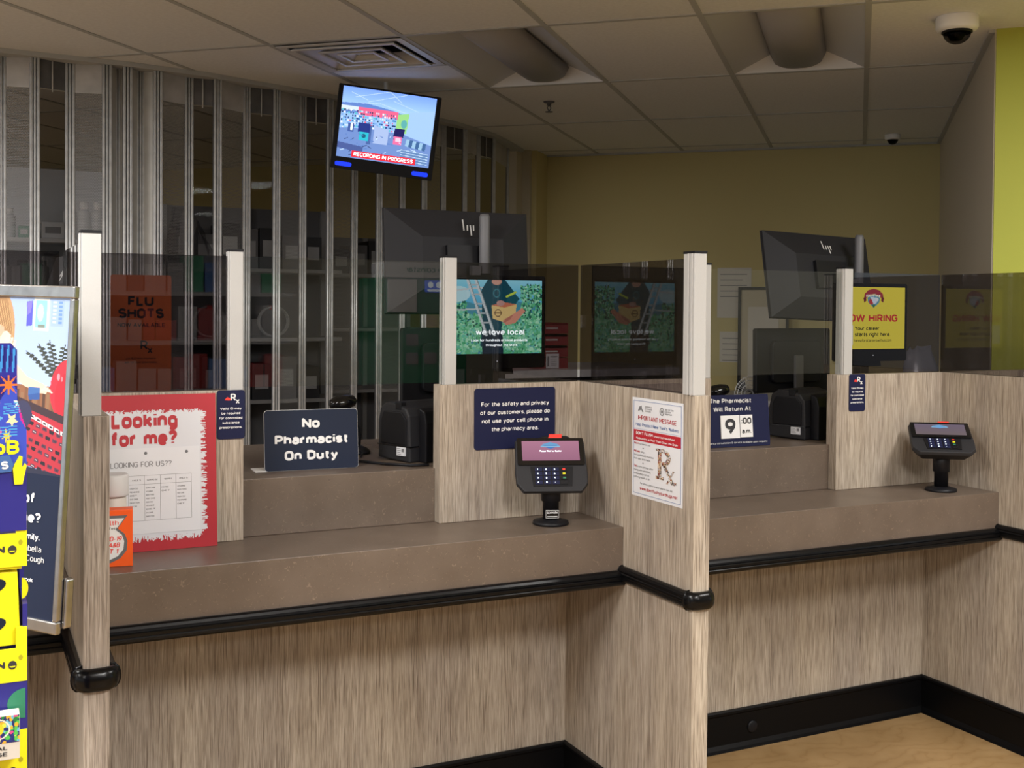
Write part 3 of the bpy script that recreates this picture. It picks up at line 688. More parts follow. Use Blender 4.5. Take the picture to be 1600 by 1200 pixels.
def divider(u, label, first_rail, screen_label, vfar=VU):
    t = thing('counter_divider', label, 'divider', T(0, 0, 0), None)
    r = MB(); r.prism([(VN, 0), (3.13, 0), (3.13, .80), (3.055, .80), (3.055, ZP), (VN, ZP)], u, u + TH)
    # prism is in x,z extruded in y: swap axes
    r.v = [(y, x, z) for x, y, z in r.v]
    r.build('panel', 'wood', t, bevel=.0015)
    # bumper rail round the near end
    zc_ = .740; rr = .015
    path = [(u, VF - .001), (u, VN + rr)] + arc_pts(u + rr, VN + rr, rr, 180, 270)[1:] + arc_pts(u + TH - rr, VN + rr, rr, 270, 360) + [(u + TH, VF - .001)]
    path = [p for i, p in enumerate(path) if i == 0 or (abs(p[0] - path[i - 1][0]) + abs(p[1] - path[i - 1][1])) > 1e-5]
    # travel goes toward the camera on the left face: outward is to the right of travel
    r = MB(); r.sweep(path, [(o, z) for o, z in railprof(zc_)]); b = r.build('bumper_rail', 'black_vinyl', t, bevel=.002)
    r = MB(); r.sweep([p for p in path if p[1] < VN + .06], [(o * 1.12 + .0006, (z - zc_) * 1.09 + zc_) for o, z in ((0, zc_ + .022), (.010, zc_ + .021), (.0155, zc_ + .015), (.018, zc_ + .007), (.0185, zc_), (.018, zc_ - .007), (.0155, zc_ - .015), (.010, zc_ - .021), (0, zc_ - .022))], smooth=True)
    r.build('rail_end_cap', 'black_vinyl', t, bevel=.003)
    r = MB(); r.sweep([(u, VL - .001), (u, VN), (u + TH, VN), (u + TH, VL - .001)], BASEP); r.build('baseboard', 'black_base', t)
    # screen on top
    g = thing('glass_screen', screen_label, 'glass screen', T(0, 0, 0), 'smoked glass screens standing on the dividers')
    r = MB(); r.box(u + .008, u + .014, VN + .045, VU + .02, ZP - .001, ZG); r.build('pane', 'tint', g)
    post(g, u - .003, VN + .002, .038, .05)
    return t
def post(parent, u, v, wd=.036, dp=.046):
    r = MB(); r.box(u, u + wd, v, v + dp, ZP, ZG + .012); 
    r.box(u - .0035, u, v + .006, v + .014, ZP, ZG + .012); r.box(u - .0035, u, v + .022, v + .030, ZP, ZG + .012)
    p = r.build('post', 'alu', parent, bevel=.0015)
    r = MB(); r.box(u - .001, u + wd + .001, v - .001, v + dp + .001, ZG + .012, ZG + .018); r.build('cap', 'black', p)
divider(U0, 'wood laminate counter divider at left, end wrapped by black rail, beside the poster frame', True, 'smoked glass screen on the left divider, nearest the poster frame')
divider(U1, 'wood laminate counter divider in the middle carrying the white medication notice', True, 'smoked glass screen on the middle divider, mirroring the we love local display')
divider(U2, 'wood laminate counter divider at far right edge beyond the second card terminal', True, 'smoked glass screen on the right divider in front of the lime wall')

def service_counter(ul, ur, ol, orr, label, zr=1.03):
    """ul..ur clear width between dividers, ol..orr the opening in the upper panel"""
    t = thing('service_counter', label, 'counter', T(0, 0, 0))
    e = .0006
    r = MB(); r.box(ul + e, ur - e, VF, VU + .06, ZB, ZT); r.build('ledge', 'counter', t, bevel=.0015)
    r = MB(); r.box(ul + e, ur - e, VL, VL + .03, 0, ZB - e); r.build('front_panel', 'wood', t)
    r = MB(); r.box(ul + e, ol, VU, VU + .05, ZT + e, ZP); r.build('upper_panel', 'wood', t, bevel=.001)
    r = MB(); r.box(orr, ur - e, VU, VU + .05, ZT + e, ZP); r.build('upper_panel', 'wood', t, bevel=.001)
    r = MB(); r.box(ol + e, orr - e, 3.04, 3.80, ZT + e, zr); r.build('raised_top', 'counter', t, bevel=.0015)
    r = MB(); r.box(ul + e, ol - e, VU + .051, 3.80, ZT + e, zr); r.build('inner_worktop', 'counter', t)
    r = MB(); r.box(orr + e, ur - e, VU + .051, 3.80, ZT + e, zr); r.build('inner_worktop', 'counter', t)
    r = MB(); r.sweep([(ul + e, VF), (ur - e, VF)], railprof(.728)); r.build('bumper_rail', 'black_vinyl', t)
    r = MB(); r.sweep([(ul + e, VL), (ur - e, VL)], BASEP); bb = r.build('baseboard', 'black_base', t)
    if ul > 1.6 and ul < 2:
        r = MB(); r.lathe([(.021, 0), (.021, .003), (.017, .006), (.002, .006)], 28, mtx=T(2.43, VL - .0068, .068) @ Matrix.Rotation(R(90), 4, 'X')); r.build('round_cap', 'black', bb)
    return t
def guard(segs, posts, label):
    g = thing('glass_screen', label, 'glass screen', T(0, 0, 0))
    for a, b, m_ in segs:
        r = MB(); r.box(a, b, VU + .018, VU + .024, ZP + .001 if m_ == 'tint' else ZP + .006, ZG); r.build('pane', m_, g)
    for u in posts: post(g, u, VU + .002)
service_counter(U0 + TH, U1, .669, 1.235, 'brown laminate service counter in the middle bay, holding the no pharmacist sign')
service_counter(U1 + TH, U2, 2.19, 2.722, 'brown laminate service counter in the right bay, holding the return time sign')
service_counter(-1.31, U0, -.86, -.29, 'brown laminate service counter in the left bay, behind the poster frame')
service_counter(U2 + TH, 3.98, 3.90, 3.93, 'brown laminate service counter right of the last divider')
guard([(U0 + TH, .633, 'tint'), (.667, 1.249, 'tintc'), (1.289, U1 - .001, 'tint')], (.632, 1.251), 'glass screen over the middle counter, smoked at both ends and clear between posts')
guard([(U1 + TH, 2.15, 'tint'), (2.19, 2.752, 'tintc'), (2.79, U2 - .001, 'tint')], (2.152, 2.756), 'glass screen over the right counter, beside the now hiring display')
guard([(-1.31, -.9, 'tint'), (-.865, -.32, 'tintc'), (-.28, U0 - .001, 'tint')], (-.90, -.318), 'glass screen over the left counter behind the poster frame')

# ------------------------------------------------------------------ signs
def plate_sign(name, label, m, wd, ht, th, face, r_=.008, cat='sign'):
    t = thing(name, label, cat, m)
    p = MB(); p.prism(rrect(0, wd, 0, ht, r_), -th, 0); p.build('plate', face, t)
    return t
def rx(mb_, x, z, s, mw, mr, y):
    text(mb_, 'R', x, z, s, bold=.03, y=y, mi=mw); text(mb_, 'x', x + .62 * s, z - .42 * s, s * .85, bold=.02, y=y, mi=mw)
def rx_sign(u, label, wd=.074, ht=.130, z0=ZP - .129):
    t = plate_sign('notice_sign', label, T(u, VU - .0006, z0), wd, ht, .002, 'navyblue')
    r = MB(); rx(r, wd * .58, ht * .78, .019, 0, 0, -.0026)
    y0 = ht * .60
    for k, s in enumerate(('Valid ID may', 'be required', 'for controlled', 'substance', 'prescriptions.')):
        text(r, s, wd / 2, y0 - k * .0125, .0065, width=(.056, .049, .060, .045, .060)[k], bold=.03, y=-.0026)
    r.build('lettering', 'white', t)
    r = MB(); r.prism([(wd * .28, ht * .80), (wd * .36, ht * .86), (wd * .44, ht * .845), (wd * .52, ht * .80), (wd * .42, ht * .79)], -.0026, -.0022)
    r.build('emblem', 'redlt', t)
rx_sign(.598, 'navy valid ID notice on the panel beside the red Looking poster')
rx_sign(2.776, 'navy valid ID notice on the panel beside the second card terminal')
t = plate_sign('notice_sign', 'wide navy cell phone notice on the wood panel above the first card terminal', T(1.343, VU - .0006, 1.081), .268, .181, .003, 'navyblue', .010)
r = MB()
for k, (s, w_) in enumerate((('For the safety and privacy', .225), ('of our customers, please do', .231), ('not use your cell phone in', .221), ('the pharmacy area.', .155))):
    text(r, s, .134, .128 - k * .0248, .0125, width=w_, bold=.03, y=-.0036)
r.build('lettering', 'white', t)

# No Pharmacist On Duty
m = frame((.764, 3.158, 1.0303), (.273, -.012, 0), (-.01, .10, 1)) @ Matrix.Scale(.957, 4)
t = thing('counter_sign', 'navy No Pharmacist On Duty sign on white bent foot, on the raised counter', 'sign', m)
r = MB(); r.prism(rrect(0, .284, .0005, .180, .010), -.0015, .0); r.build('face', 'navy', t)
r = MB(); r.prism(rrect(-.001, .285, .0, .181, .010), .0003, .0025); r.box(-.028, .25, .0, .075, -.0003, .0022, mtx=Matrix.Rotation(.10, 4, 'X')); r.build('white_foot', 'white', t)
r = MB(); text(r, 'No', .140, .125, .030, width=.054, bold=.065, y=-.0021); text(r, 'Pharmacist', .141, .077, .029, width=.222, bold=.065, y=-.0021); text(r, 'On Duty', .140, .030, .029, width=.162, bold=.065, y=-.0021)
r.build('lettering', 'white', t)

# The Pharmacist Will Return At
m = frame((2.225, 3.110, 1.0303), (.285, -.010, 0), (0, .10, 1))
t = thing('counter_sign', 'navy pharmacist return time sign with white 9:00 flip cards, on raised counter', 'sign', m)
r = MB(); r.prism(rrect(0, .286, .0005, .178, .006), -.002, .0); r.box(0, .286, 0, .08, 0, .002, mtx=Matrix.Rotation(.10, 4, 'X')); r.build('face', 'navyblue', t)
r = MB()
text(r, 'The Pharmacist', .129, .150, .016, width=.168, bold=.05, y=-.0026); text(r, 'Will Return At', .134, .122, .016, width=.152, bold=.05, y=-.0026)
text(r, 'Emergency consultation & service available upon request', .143, .012, .0065, width=.262, y=-.0026)
r.build('lettering', 'offwhite', t)
r = MB(); r.box(.083, .159, -.006, -.0021, .030, .108); r.build('hour_card', 'white', t)
r = MB(); r.box(.162, .213, -.006, -.0021, .032, .108); r.build('minute_card', 'white', t)
r = MB(); text(r, '9', .121, .043, .054, width=.042, bold=.045, y=-.0066); r.build('hour_numeral', 'darktext', t)
r = MB(); text(r, ':00', .187, .078, .021, width=.042, bold=.05, y=-.0066); r.build('minute_numerals', 'darktext', t)
r = MB(); text(r, 'a.m.', .187, .045, .016, width=.038, bold=.05, y=-.0066); r.build('minute_lettering', 'darktext', t)

# Looking for me poster (leans on the panel)
lean = .085
m = frame((.262 + .006, VU - .040, ZT + .0006), (1, 0, 0), (0, lean, 1))
t = thing('poster_board', 'red and white Looking for me poster leaning on the left wood panel', 'poster', m)
pw, ph = .325, .398
r = MB(); r.box(0, pw, 0, .003, 0, ph); r.build('board', 'white', t)
cv = Canvas(200, 250, (190, 28, 44)); rng = np.random.default_rng(3)
cv.rect(0, 30, 176, 226, (232, 234, 240))
for k in range(230):
    y_ = rng.uniform(30, 226); cv.line(173, y_, 173 + rng.uniform(2, 12), y_ + rng.uniform(-1, 1), 1.6, (232, 234, 240))
    x_ = rng.uniform(0, 176); cv.line(x_, 32, x_ + rng.uniform(-4, 4), 32 - rng.uniform(0, 7), 1.6, (232, 234, 240))
    cv.line(x_, 225, x_ + rng.uniform(-3, 3), 225 + rng.uniform(0, 10), 1.6, (232, 234, 240))
for k in range(40):
    x_ = rng.uniform(0, 172); cv.line(x_, 28, x_ + 5, 26 + rng.uniform(-2, 3), 1, (232, 234, 240))
cv.build('print', t, 0, pw, 0, ph, 'att', y=-.0004)
r = MB(); text(r, 'Looking', .146, .313, .040, width=.163, bold=.072, y=-.001); text(r, 'for me?', .146, .267, .039, width=.160, bold=.072, y=-.001); r.build('lettering', 'red', t)
sh = MB(); sh.box(.030, .282, -.0016, -.0008, .045, .262); sh_o = sh.build('taped_sheet', 'paper', t)
r = MB(); text(r, 'LOOKING FOR US??', .136, .214, .0140, width=.150, y=-.002, mi=0)
for k, xx in enumerate((.065, .104, .143, .182, .221, .260)): r.box(xx, xx + .0006, -.0020, -.0017, .078, .192)
r.box(.065, .260, -.0020, -.0017, .192, .1926); r.box(.065, .260, -.0020, -.0017, .170, .1706); r.box(.065, .260, -.0020, -.0017, .078, .0786)
for k in range(5):
    text(r, ('AISLE 3', 'AISLE 5', 'GLUTEN FREE AISLE', 'REGISTER 8', 'AISLE 12')[k], .0845 + k * .039, .179, .004, width=min(.030, .018 + .004 * (k % 3)), bold=.02, y=-.002)
    for q in range((5, 6, 9, 2, 6)[k]):
        text(r, ('DIGESTION', 'COUGH COLD', 'SKIN CARE', 'FEMININE', 'VITAMINS', 'DIET', 'BABY FOOD', 'EYE CARE', 'FOOT CARE')[(q * 2 + k) % 9], .0685 + k * .039, .159 - q * .009, .0034, width=.017 + .006 * ((q + k) % 3) / 2, align='l', bold=.02, y=-.002)
r.build('printed_table', 'greytext', sh_o)
r = MB()
for xx in (.147, .249): r.prism([(xx + .004 * math.cos(R(a)), .249 + .004 * math.sin(R(a))) for a in range(0, 360, 30)], -.0024, -.0017)
r.build('push_pin', 'ogrey', sh_o)

# Important message poster on the middle divider
m = frame((U1 - .0008, 2.703, .974), (0, -1, 0)); t = thing('wall_notice', 'white Important Message notice with pill-filled Rx, taped to middle divider side', 'notice', m)
W_, H_ = .250, .277
r = MB(); r.box(0, W_, -.0006, 0, 0, H_); r.build('sheet', 'paper', t)
r = MB(); r.box(.008, W_ - .008, -.0012, -.0008, .190, .192 - .0015)
for a, b, c, d in ((.008, W_ - .008, .008, .009), (.008, W_ - .008, H_ - .009, H_ - .008), (.008, .009, .008, H_ - .008), (W_ - .009, W_ - .008, .008, H_ - .008)): r.box(a, b, -.0012, -.0008, c, d)
r.build('border_line', 'bluetext', t)
r = MB(); r.box(.009, W_ - .009, -.0013, -.0008, .156, .187); r.build('red_band', 'red', t)
r = MB(); text(r, "DON'T FLUSH", .022, .174, .0085, width=.085, align='l', bold=.04, y=-.0018); text(r, 'Unwanted Household', .112, .174, .0055, width=.100, align='l', bold=.02, y=-.0018)
text(r, 'Medications or Pour Them Down the Drain', W_ / 2, .161, .006, width=.205, bold=.02, y=-.0018); r.build('lettering', 'white', t)
r = MB(); text(r, 'IMPORTANT MESSAGE', W_ / 2, .216, .0125, width=.188, bold=.0, y=-.0014); text(r, 'www.dontflushyourdrugs.net', W_ / 2 + .01, .020, .0095, width=.185, bold=.01, y=-.0014)
text(r, 'Mail back', .012, .124, .0065, width=.030, align='l', bold=.03, y=-.0014); text(r, 'Toss', .012, .082, .0065, width=.015, align='l', bold=.03, y=-.0014); text(r, 'Return', .012, .146, .0065, width=.024, align='l', bold=.03, y=-.0014)
r.build('red_lettering', 'red', t)
r = MB(); text(r, "Help Protect New York's Waters", W_ / 2, .198, .0095, width=.21, y=-.0014); r.build('blue_lettering', 'bluetext', t)
r = MB()
for x_, z_, s, w_ in ((.040, .146, 'to collection sites', .055), (.055, .135, 'or', .008), (.046, .124, 'using a', .022), (.012, .114, 'pre-addressed envelope', .100), (.012, .104, 'from your pharmacist.', .085), (.055, .093, 'or', .008), (.030, .082, 'in the garbage after', .080), (.012, .072, 'mixing with something', .085), (.012, .062, 'unappealing such as', .078), (.012, .052, 'coffee grounds or dirt.', .085),
                      (.066, .252, 'Department of', .034), (.066, .246, 'Environmental', .034), (.066, .240, 'Conservation', .030), (.166, .252, 'New York State', .04), (.166, .246, 'Education', .028), (.166, .240, 'Department', .032), (.045, .036, 'For full instructions or a map of collection sites, visit:', .160)):
    text(r, s, x_, z_, .0052, width=w_ if x_ != .066 else w_, align='l', y=-.0014)
r.prism([(.030, .240), (.036, .252), (.048, .256), (.050, .246), (.058, .240), (.052, .238), (.048, .244)], -.0014, -.0008)
n = 20
for k in range(n):
    a = 2 * math.pi * k / n; a2 = 2 * math.pi * (k + 1) / n
    r.add([(.150 + .011 * math.cos(a), -.0014, .247 + .011 * math.sin(a)), (.150 + .011 * math.cos(a2), -.0014, .247 + .011 * math.sin(a2)), (.150 + .008 * math.cos(a2), -.0014, .247 + .008 * math.sin(a2)), (.150 + .008 * math.cos(a), -.0014, .247 + .008 * math.sin(a))], [(0, 1, 2, 3)])
r.prism([(.150 + .005 * math.cos(R(a)), .247 + .005 * math.sin(R(a))) for a in range(0, 360, 40)], -.0014, -.0008)
r.build('small_print', 'greytext', t)
# R made of pills
cw, ch = 96, 88; cv = Canvas(cw, ch, (240, 240, 240)); rng = np.random.default_rng(5)
cols = [(150, 50, 40), (225, 225, 215), (200, 165, 120), (90, 60, 45), (180, 140, 90), (120, 110, 100), (230, 200, 170), (60, 50, 50), (190, 190, 195)]
cv.blobs(0, 0, cw, ch, 1500, 2.4, cols, rng)
sh = np.zeros((ch, cw), bool); X, Y = cv.xx, cv.yy
sh |= (X > 12) & (X < 26) & (Y > 6) & (Y < 74)
sh |= (X > 4) & (X < 36) & (((Y > 2) & (Y < 8)) | ((Y > 70) & (Y < 77)))
e_ = ((X - 34) / 28) ** 2 + ((Y - 22) / 20) ** 2; sh |= (e_ < 1) & (((X - 30) / 17) ** 2 + ((Y - 22) / 11) ** 2 > 1) & (X > 22)
sh |= (np.abs((X - 36) - (Y - 40) * .82) < 7) & (Y > 38) & (Y < 84)
sh |= (np.abs((X - 62) + (Y - 66) * .75) < 3.5) & (Y > 50) & (Y < 84)
sh |= (X > 62) & (X < 86) & (Y > 76) & (Y < 82)
cv.build('pill_letter', t, .118, .236, .050, .148, 'att', y=-.0014, shape=sh)

# FLU SHOTS card behind the left glass
t = thing('window_card', 'brown orange Flu Shots card standing behind the smoked glass', 'sign', T(.338, VU + .052, ZP + .0006))
r = MB(); r.prism(rrect(0, .152, 0, .303, .006), 0, .003); r.build('card', 'flu', t)
r = MB()
text(r, 'FLU', .075, .222, .026, width=.064, bold=.055, y=-.0006); text(r, 'SHOTS', .076, .190, .026, width=.114, bold=.055, y=-.0006); text(r, 'NOW AVAILABLE', .076, .167, .011, width=.118, bold=.035, y=-.0006)
rx(r, .083, .108, .024, 0, 0, -.0006)
text(r, 'just $20 most insurance', .075, .083, .005, width=.075, bold=.01, y=-.0006); text(r, 'ask for your price today', .075, .073, .005, width=.080, bold=.01, y=-.0006)
r.build('lettering', 'darktext', t)

# orange test kit box
t = thing('test_kit_box', 'orange and white home test kit box standing on the counter beside left divider', 'box', frame((.362, 2.815, ZT + .0005), (1, -.12, 0)))
r = MB(); r.box(-.092, 0, 0, .045, 0, .136); r.build('carton', 'orange', t, bevel=.001)
def z3(o, s, y, mi, r):
    pts = [(-.088, .123), (-.012, .123), (-.034, .092), (-.018, .078), (-.012, .060), (-.014, .038), (-.028, .020), (-.05, .010), (-.088, .010)]
    cxx, czz = -.075, .066
    r.prism([(cxx + (x - cxx) * s, czz + (z - czz) * s) for x, z in pts], y, y + .0003, mi)
r = MB(); z3(0, 1.0, -.0006, 0, r); r.build('grey_band', 'ogrey', t)
r = MB(); z3(0, .88, -.0012, 0, r); r.build('white_panel', 'white', t)
r = MB(); text(r, 'iHealth', -.058, .100, .012, width=.052, y=-.0018); 
for k, s in enumerate(('COVID-19', 'FLU A&B', 'TEST 1')): text(r, s, -.026 - .004 * k, .062 - k * .015, .0115, width=.056 - k * .004, align='r', bold=.03, slant=.2, y=-.0018)
r.build('red_lettering', 'redlt', t)
r = MB(); text(r, 'Home Test', -.036, .090, .006, width=.045, align='r', y=-.0018); r.build('small_lettering', 'darktext', t)

# tub and bottle behind the box
t = thing('pill_tub', 'cream pill tub with wide lid behind the orange test kit box', 'tub', T(.330, 2.915, ZT + .0005))
r = MB(); r.lathe([(.028, 0), (.030, .004), (.030, .150), (.026, .156)], 28); r.build('body', 'tub', t)
r = MB(); r.lathe([(.034, .156), (.035, .160), (.035, .205), (.032, .210)], 28); r.build('lid', 'offwhite', t)

# ------------------------------------------------------------------ card terminals
def terminal(u, v, yaw, tilt, label, lit, first):
    t = thing('card_terminal', label, 'card terminal', T(u, v, ZT + .0004) @ Matrix.Rotation(yaw, 4, 'Z'))
    r = MB(); r.lathe([(.052, 0), (.053, .004), (.051, .010), (.035, .013), (.030, .016)], 36); r.build('base', 'black', t)
    r = MB(); r.lathe([(.0235, .012), (.0235, .066), (.028, .068), (.028, .118), (.024, .124)], 28); po = r.build('pole', 'black', t)
    if lit:
        r = MB(); r.box(-.019, .021, -.0255, -.0245, .020, .045); st = r.build('label_sticker', 'blackgl', po)
        r = MB(); text(r, 'SEAMARK', .001, .034, .006, width=.032, bold=.03, y=-.0262); r.box(-.014, .016, -.0262, -.0257, .0255, .0270)
        for a, b, c, d in ((-.018, .020, .0215, .0222), (-.018, .020, .0432, .0439), (-.018, -.0173, .0215, .0439), (.0193, .020, .0215, .0439)): r.box(a, b, -.0262, -.0255, c, d)
        r.build('sticker_lettering', 'white', st)
    hd = T(0, -.006, .165 if lit else .178) @ Matrix.Rotation(-tilt, 4, 'X')      # local face plane x-z facing -y
    # body: profile octagon
    wt, wb = .103, .105; hh = .092
    face = [(-wt + .008, hh), (wt - .008, hh), (wt, hh - .008), (wb + .002, -.02), (wb, -.052), (.085, -.078), (-.085, -.078), (-wb, -.052), (-wb - .002, -.02), (-wt, hh - .008)][::-1]
    r = MB(); n = len(face)
    f0 = [(x * .97, -.004, z * .97) for x, z in face]; f1 = [(x, .008, z) for x, z in face]; f2 = [(x * .8, .042, z * .8 + .006) for x, z in face]
    r.add(f0 + f1 + f2, [tuple(range(n)), tuple(range(3 * n - 1, 2 * n - 1, -1))] + [(i + k * n, i + (k + 1) * n, (i + 1) % n + (k + 1) * n, (i + 1) % n + k * n) for k in (0, 1) for i in range(n)])
    body = r.build('body', 'charcoal', t, bevel=.002, mtx=hd)
    r = MB(); r.prism(rrect(-.098, .098, .004, .090, .005), -.009, -.003); r.build('display_glass', 'blackgl', body, mtx=hd)
    cv = Canvas(120, 50, (178, 118, 148) if lit else (120, 100, 112))
    cv.grad(0, 0, 120, 50, (190, 128, 156) if lit else (112, 98, 118), (166, 108, 138) if lit else (118, 104, 108))
    cv.poly([(40, 14), (44, 8), (60, 3), (76, 8), (80, 14)], (110, 175, 225)); cv.poly([(46, 12), (74, 12), (70, 17), (60, 20), (50, 17)], (60, 130, 210))
    cv.poly([(38, 13), (82, 13), (78, 16), (42, 16)], (150, 200, 235))
    cv.build('screen', body, -.084, .084, .018, .080, 'scrterm', y=-.0095, mtx=hd)
    if lit:
        r = MB(); text(r, 'Please Wait for Cashier', 0, .045, .0055, width=.064, y=-.0099); r.build('screen_lettering', 'scrtext', body, mtx=hd)
    # keypad well and keys
    r = MB(); r.prism([(-.062, .000), (.062, .000), (.056, -.060), (-.056, -.060)][::-1], -.0065, -.003); r.build('keypad_well', 'black', body, mtx=hd)
    for q in range(4):
        for p_ in range(4):
            x_ = -.039 + p_ * .0245; z_ = -.009 - q * .0135
            k_ = MB(); k_.box(x_ - .0105, x_ + .0105, -.0085, -.0064, z_ - .0058, z_ + .0058)
            k_.build('key', ['navyblue', 'navyblue', 'navyblue', 'black'][p_], body, bevel=.0008, mtx=hd)
    r = MB(); gl = ('1', '2', '3', '4', '5', '6', '7', '8', '9', '#', '0', '*')
    for q in range(4):
        for p_ in range(3): text(r, gl[q * 3 + p_], -.042 + p_ * .0245, -.0115 - q * .0135, .005, bold=.04, y=-.009)
    r.build('key_numerals', 'scrtext', body, mtx=hd)
    r = MB()
    for q, mi in ((0, 0), (1, 1), (2, 2)): r.box(.0305, .0385, -.0092, -.0086, -.0115 - q * .0135, -.0065 - q * .0135, mi)
    r.build('function_key_marks', [M['redlt'], M['yellow'], M['kgreen']], body, mtx=hd)
    r = MB(); r.prism([(-.065, .088), (-.01, .104), (.052, .104), (.075, .090)][::-1], .004, .028); r.build('stylus_cradle', 'black', body, bevel=.002, mtx=hd)
    r = MB(); r.prism([(-.004, .092), (.0, .105), (.038, .105), (.036, .092)][::-1], -.004, .012) ; r.build('red_tab', 'redlt', body, bevel=.001, mtx=hd)
    return t
terminal(1.530, 2.872, R(-20), R(32), 'black card terminal with pink lit screen on the middle counter', True, True)
terminal(3.060, 2.852, R(-37), R(60), 'black card terminal tilted flat, dim screen, on the right counter', False, False)

# ------------------------------------------------------------------ customer displays
def customer_display(u0, cv, label, texts, name='customer_display'):
    t = thing(name, label, 'display', T(u0, 3.112, 1.315))
    W, Hh = .330, .284
    r = MB(); r.prism(rrect(0, W, 0, Hh, .008), -.012, .022); b = r.build('housing', 'black', t, bevel=.002)
    cv.build('screen', b, .013, .317, .045, .270, 'scr', y=-.0125)
    r = MB(); r.prism([(W * .28, -.02), (W * .72, -.02), (W * .66, .06), (W * .34, .06)], .022, .03); r.box(W / 2 - .02, W / 2 + .02, .03, .05, -.20, .20); r.build('mount', 'black', t)
    r = MB(); r.prism([(W / 2 + .002 * math.cos(R(a)), .022 + .002 * math.sin(R(a))) for a in range(0, 360, 45)], -.0128, -.0122); r.build('power_light', 'scrtext', b)
    for m_, fn in texts:
        r = MB(); fn(r); r.build('screen_lettering', m_, b)
    # stem to the raised counter
    r = MB(); r.box(W / 2 - .018, W / 2 + .018, .05, .07, 1.031 - 1.315, .22); r.box(W / 2 - .05, W / 2 + .05, .02, .16, 1.0305 - 1.315, 1.040 - 1.315); r.build('stand', 'black', t)
    return t
# we love local picture
cv = Canvas(180, 134, (90, 190, 220)); rng = np.random.default_rng(11)
cv.grad(0, 0, 180, 60, (150, 225, 240), (60, 170, 215))
cv.poly([(0, 50), (30, 40), (60, 48), (110, 36), (180, 46), (180, 134), (0, 134)], (70, 150, 170))
G = [(40, 120, 95), (80, 175, 120), (130, 215, 165), (170, 235, 195), (24, 80, 72), (95, 190, 135), (110, 205, 175)]
cv.blobs(0, 62, 180, 134, 1300, 3.6, G[1:4] + G[5:], rng); cv.blobs(0, 70, 180, 134, 500, 1.6, G, rng); cv.blobs(138, 8, 180, 70, 500, 2.2, G, rng); cv.blobs(0, 40, 28, 80, 200, 2.4, G, rng)
cv.ell(14, 26, 22, 14, (190, 235, 240)); 
cv.line(2, 20, 60, 14, 3, (200, 215, 215)); cv.line(10, 55, 62, 52, 3, (190, 210, 205))
cv.poly([(58, 18), (70, 0), (105, 0), (124, 22), (120, 40), (100, 46), (98, 100), (100, 120), (56, 120), (60, 80)], (14, 74, 88))
cv.poly([(60, 92), (100, 92), (102, 134), (60, 134)], (18, 40, 58))
cv.poly([(118, 16), (134, 34), (110, 62), (102, 50)], (18, 90, 100)); cv.line(108, 30, 126, 22, 4, (190, 220, 80))
cv.ell(88, 24, 7, 8, (60, 140, 150), ring=.6)
for x_ in (34, 50): cv.line(x_ - 4, 0, x_ + 34, 100, 4.5, (205, 220, 220)); cv.line(x_ - 1, 0, x_ + 37, 100, 1.5, (120, 140, 140))
for k in range(6): cv.line(34 + k * 6, 10 + k * 17, 52 + k * 6, 9 + k * 17, 2.5, (180, 195, 195))
cv.poly([(78, 46), (102, 40), (128, 44), (126, 70), (100, 76), (80, 70)], (225, 200, 130)); cv.poly([(78, 46), (102, 40), (128, 44), (104, 50)], (200, 120, 90))
cv.ell(91, 60, 7, 7, (120, 95, 60), ring=.55); cv.line(84, 60, 98, 60, 2, (120, 95, 60))
cv.poly([(100, 74), (128, 58), (140, 50), (146, 56), (126, 78), (108, 82)], (215, 150, 125)); cv.ell(96, 42, 8, 5, (190, 150, 140)); cv.ell(88, 3, 10, 6, (205, 160, 140))
for k in range(4): cv.line(108 + k * 4, 70 - k * 2, 102 + k * 4, 78 - k * 2, 2, (185, 120, 100))
cv.grad_dummy = None
def tx1(r):
    text(r, 'we love local', .175, .103, .017, width=.165, y=-.0132, bold=.025); 
def tx1b(r):
    text(r, 'Look for hundreds of local products', .172, .083, .0075, width=.190, y=-.0132, bold=.02); text(r, 'throughout the store.', .180, .068, .0075, width=.108, y=-.0132, bold=.02)
customer_display(1.297, cv, 'customer display playing the we love local picture of a farmer holding a box', [('scrwhite', tx1), ('scrwhite', tx1b)])
# now hiring
cv = Canvas(160, 120, (232, 220, 70))
cv.poly([(58, 24), (56, 14), (66, 6), (80, 3), (94, 6), (104, 14), (102, 24), (94, 17), (80, 13), (66, 17)], (165, 50, 62))
cv.poly([(54, 22), (58, 16), (62, 26), (56, 30)], (120, 35, 48)); cv.poly([(106, 22), (102, 16), (98, 26), (104, 30)], (120, 35, 48))
cv.poly([(64, 20), (80, 15), (96, 20), (94, 30), (80, 40), (66, 30)], (90, 160, 175)); cv.ell(74, 28, 6, 6, (190, 60, 60)); cv.ell(86, 24, 6, 4, (225, 235, 235)); cv.ell(80, 36, 3, 3, (60, 120, 70))
cv.poly([(70, 18), (84, 20), (88, 30), (80, 34), (76, 26)], (215, 230, 240))
cv.rect(6, 74, 29, 112, (235, 236, 225))
def th0(r): text(r, 'Hannaford', .161, .236, .011, width=.066, y=-.0132, bold=.02, arc=3.0)
def th1(r): text(r, 'NOW HIRING', .150, .144, .027, width=.262, y=-.0132, bold=.05)
def th2(r):
    text(r, 'Your career', .076, .113, .015, width=.115, align='l', y=-.0132, bold=.04); text(r, 'starts right here.', .076, .091, .015, width=.170, align='l', y=-.0132, bold=.04)
    text(r, 'hannafordcareerswithus.com', .072, .071, .011, width=.180, align='l', y=-.0132)
customer_display(2.812, cv, 'customer display with yellow now hiring screen behind the right counter', [('scrtext', th0), ('scrred', th1), ('scrdark', th2)])

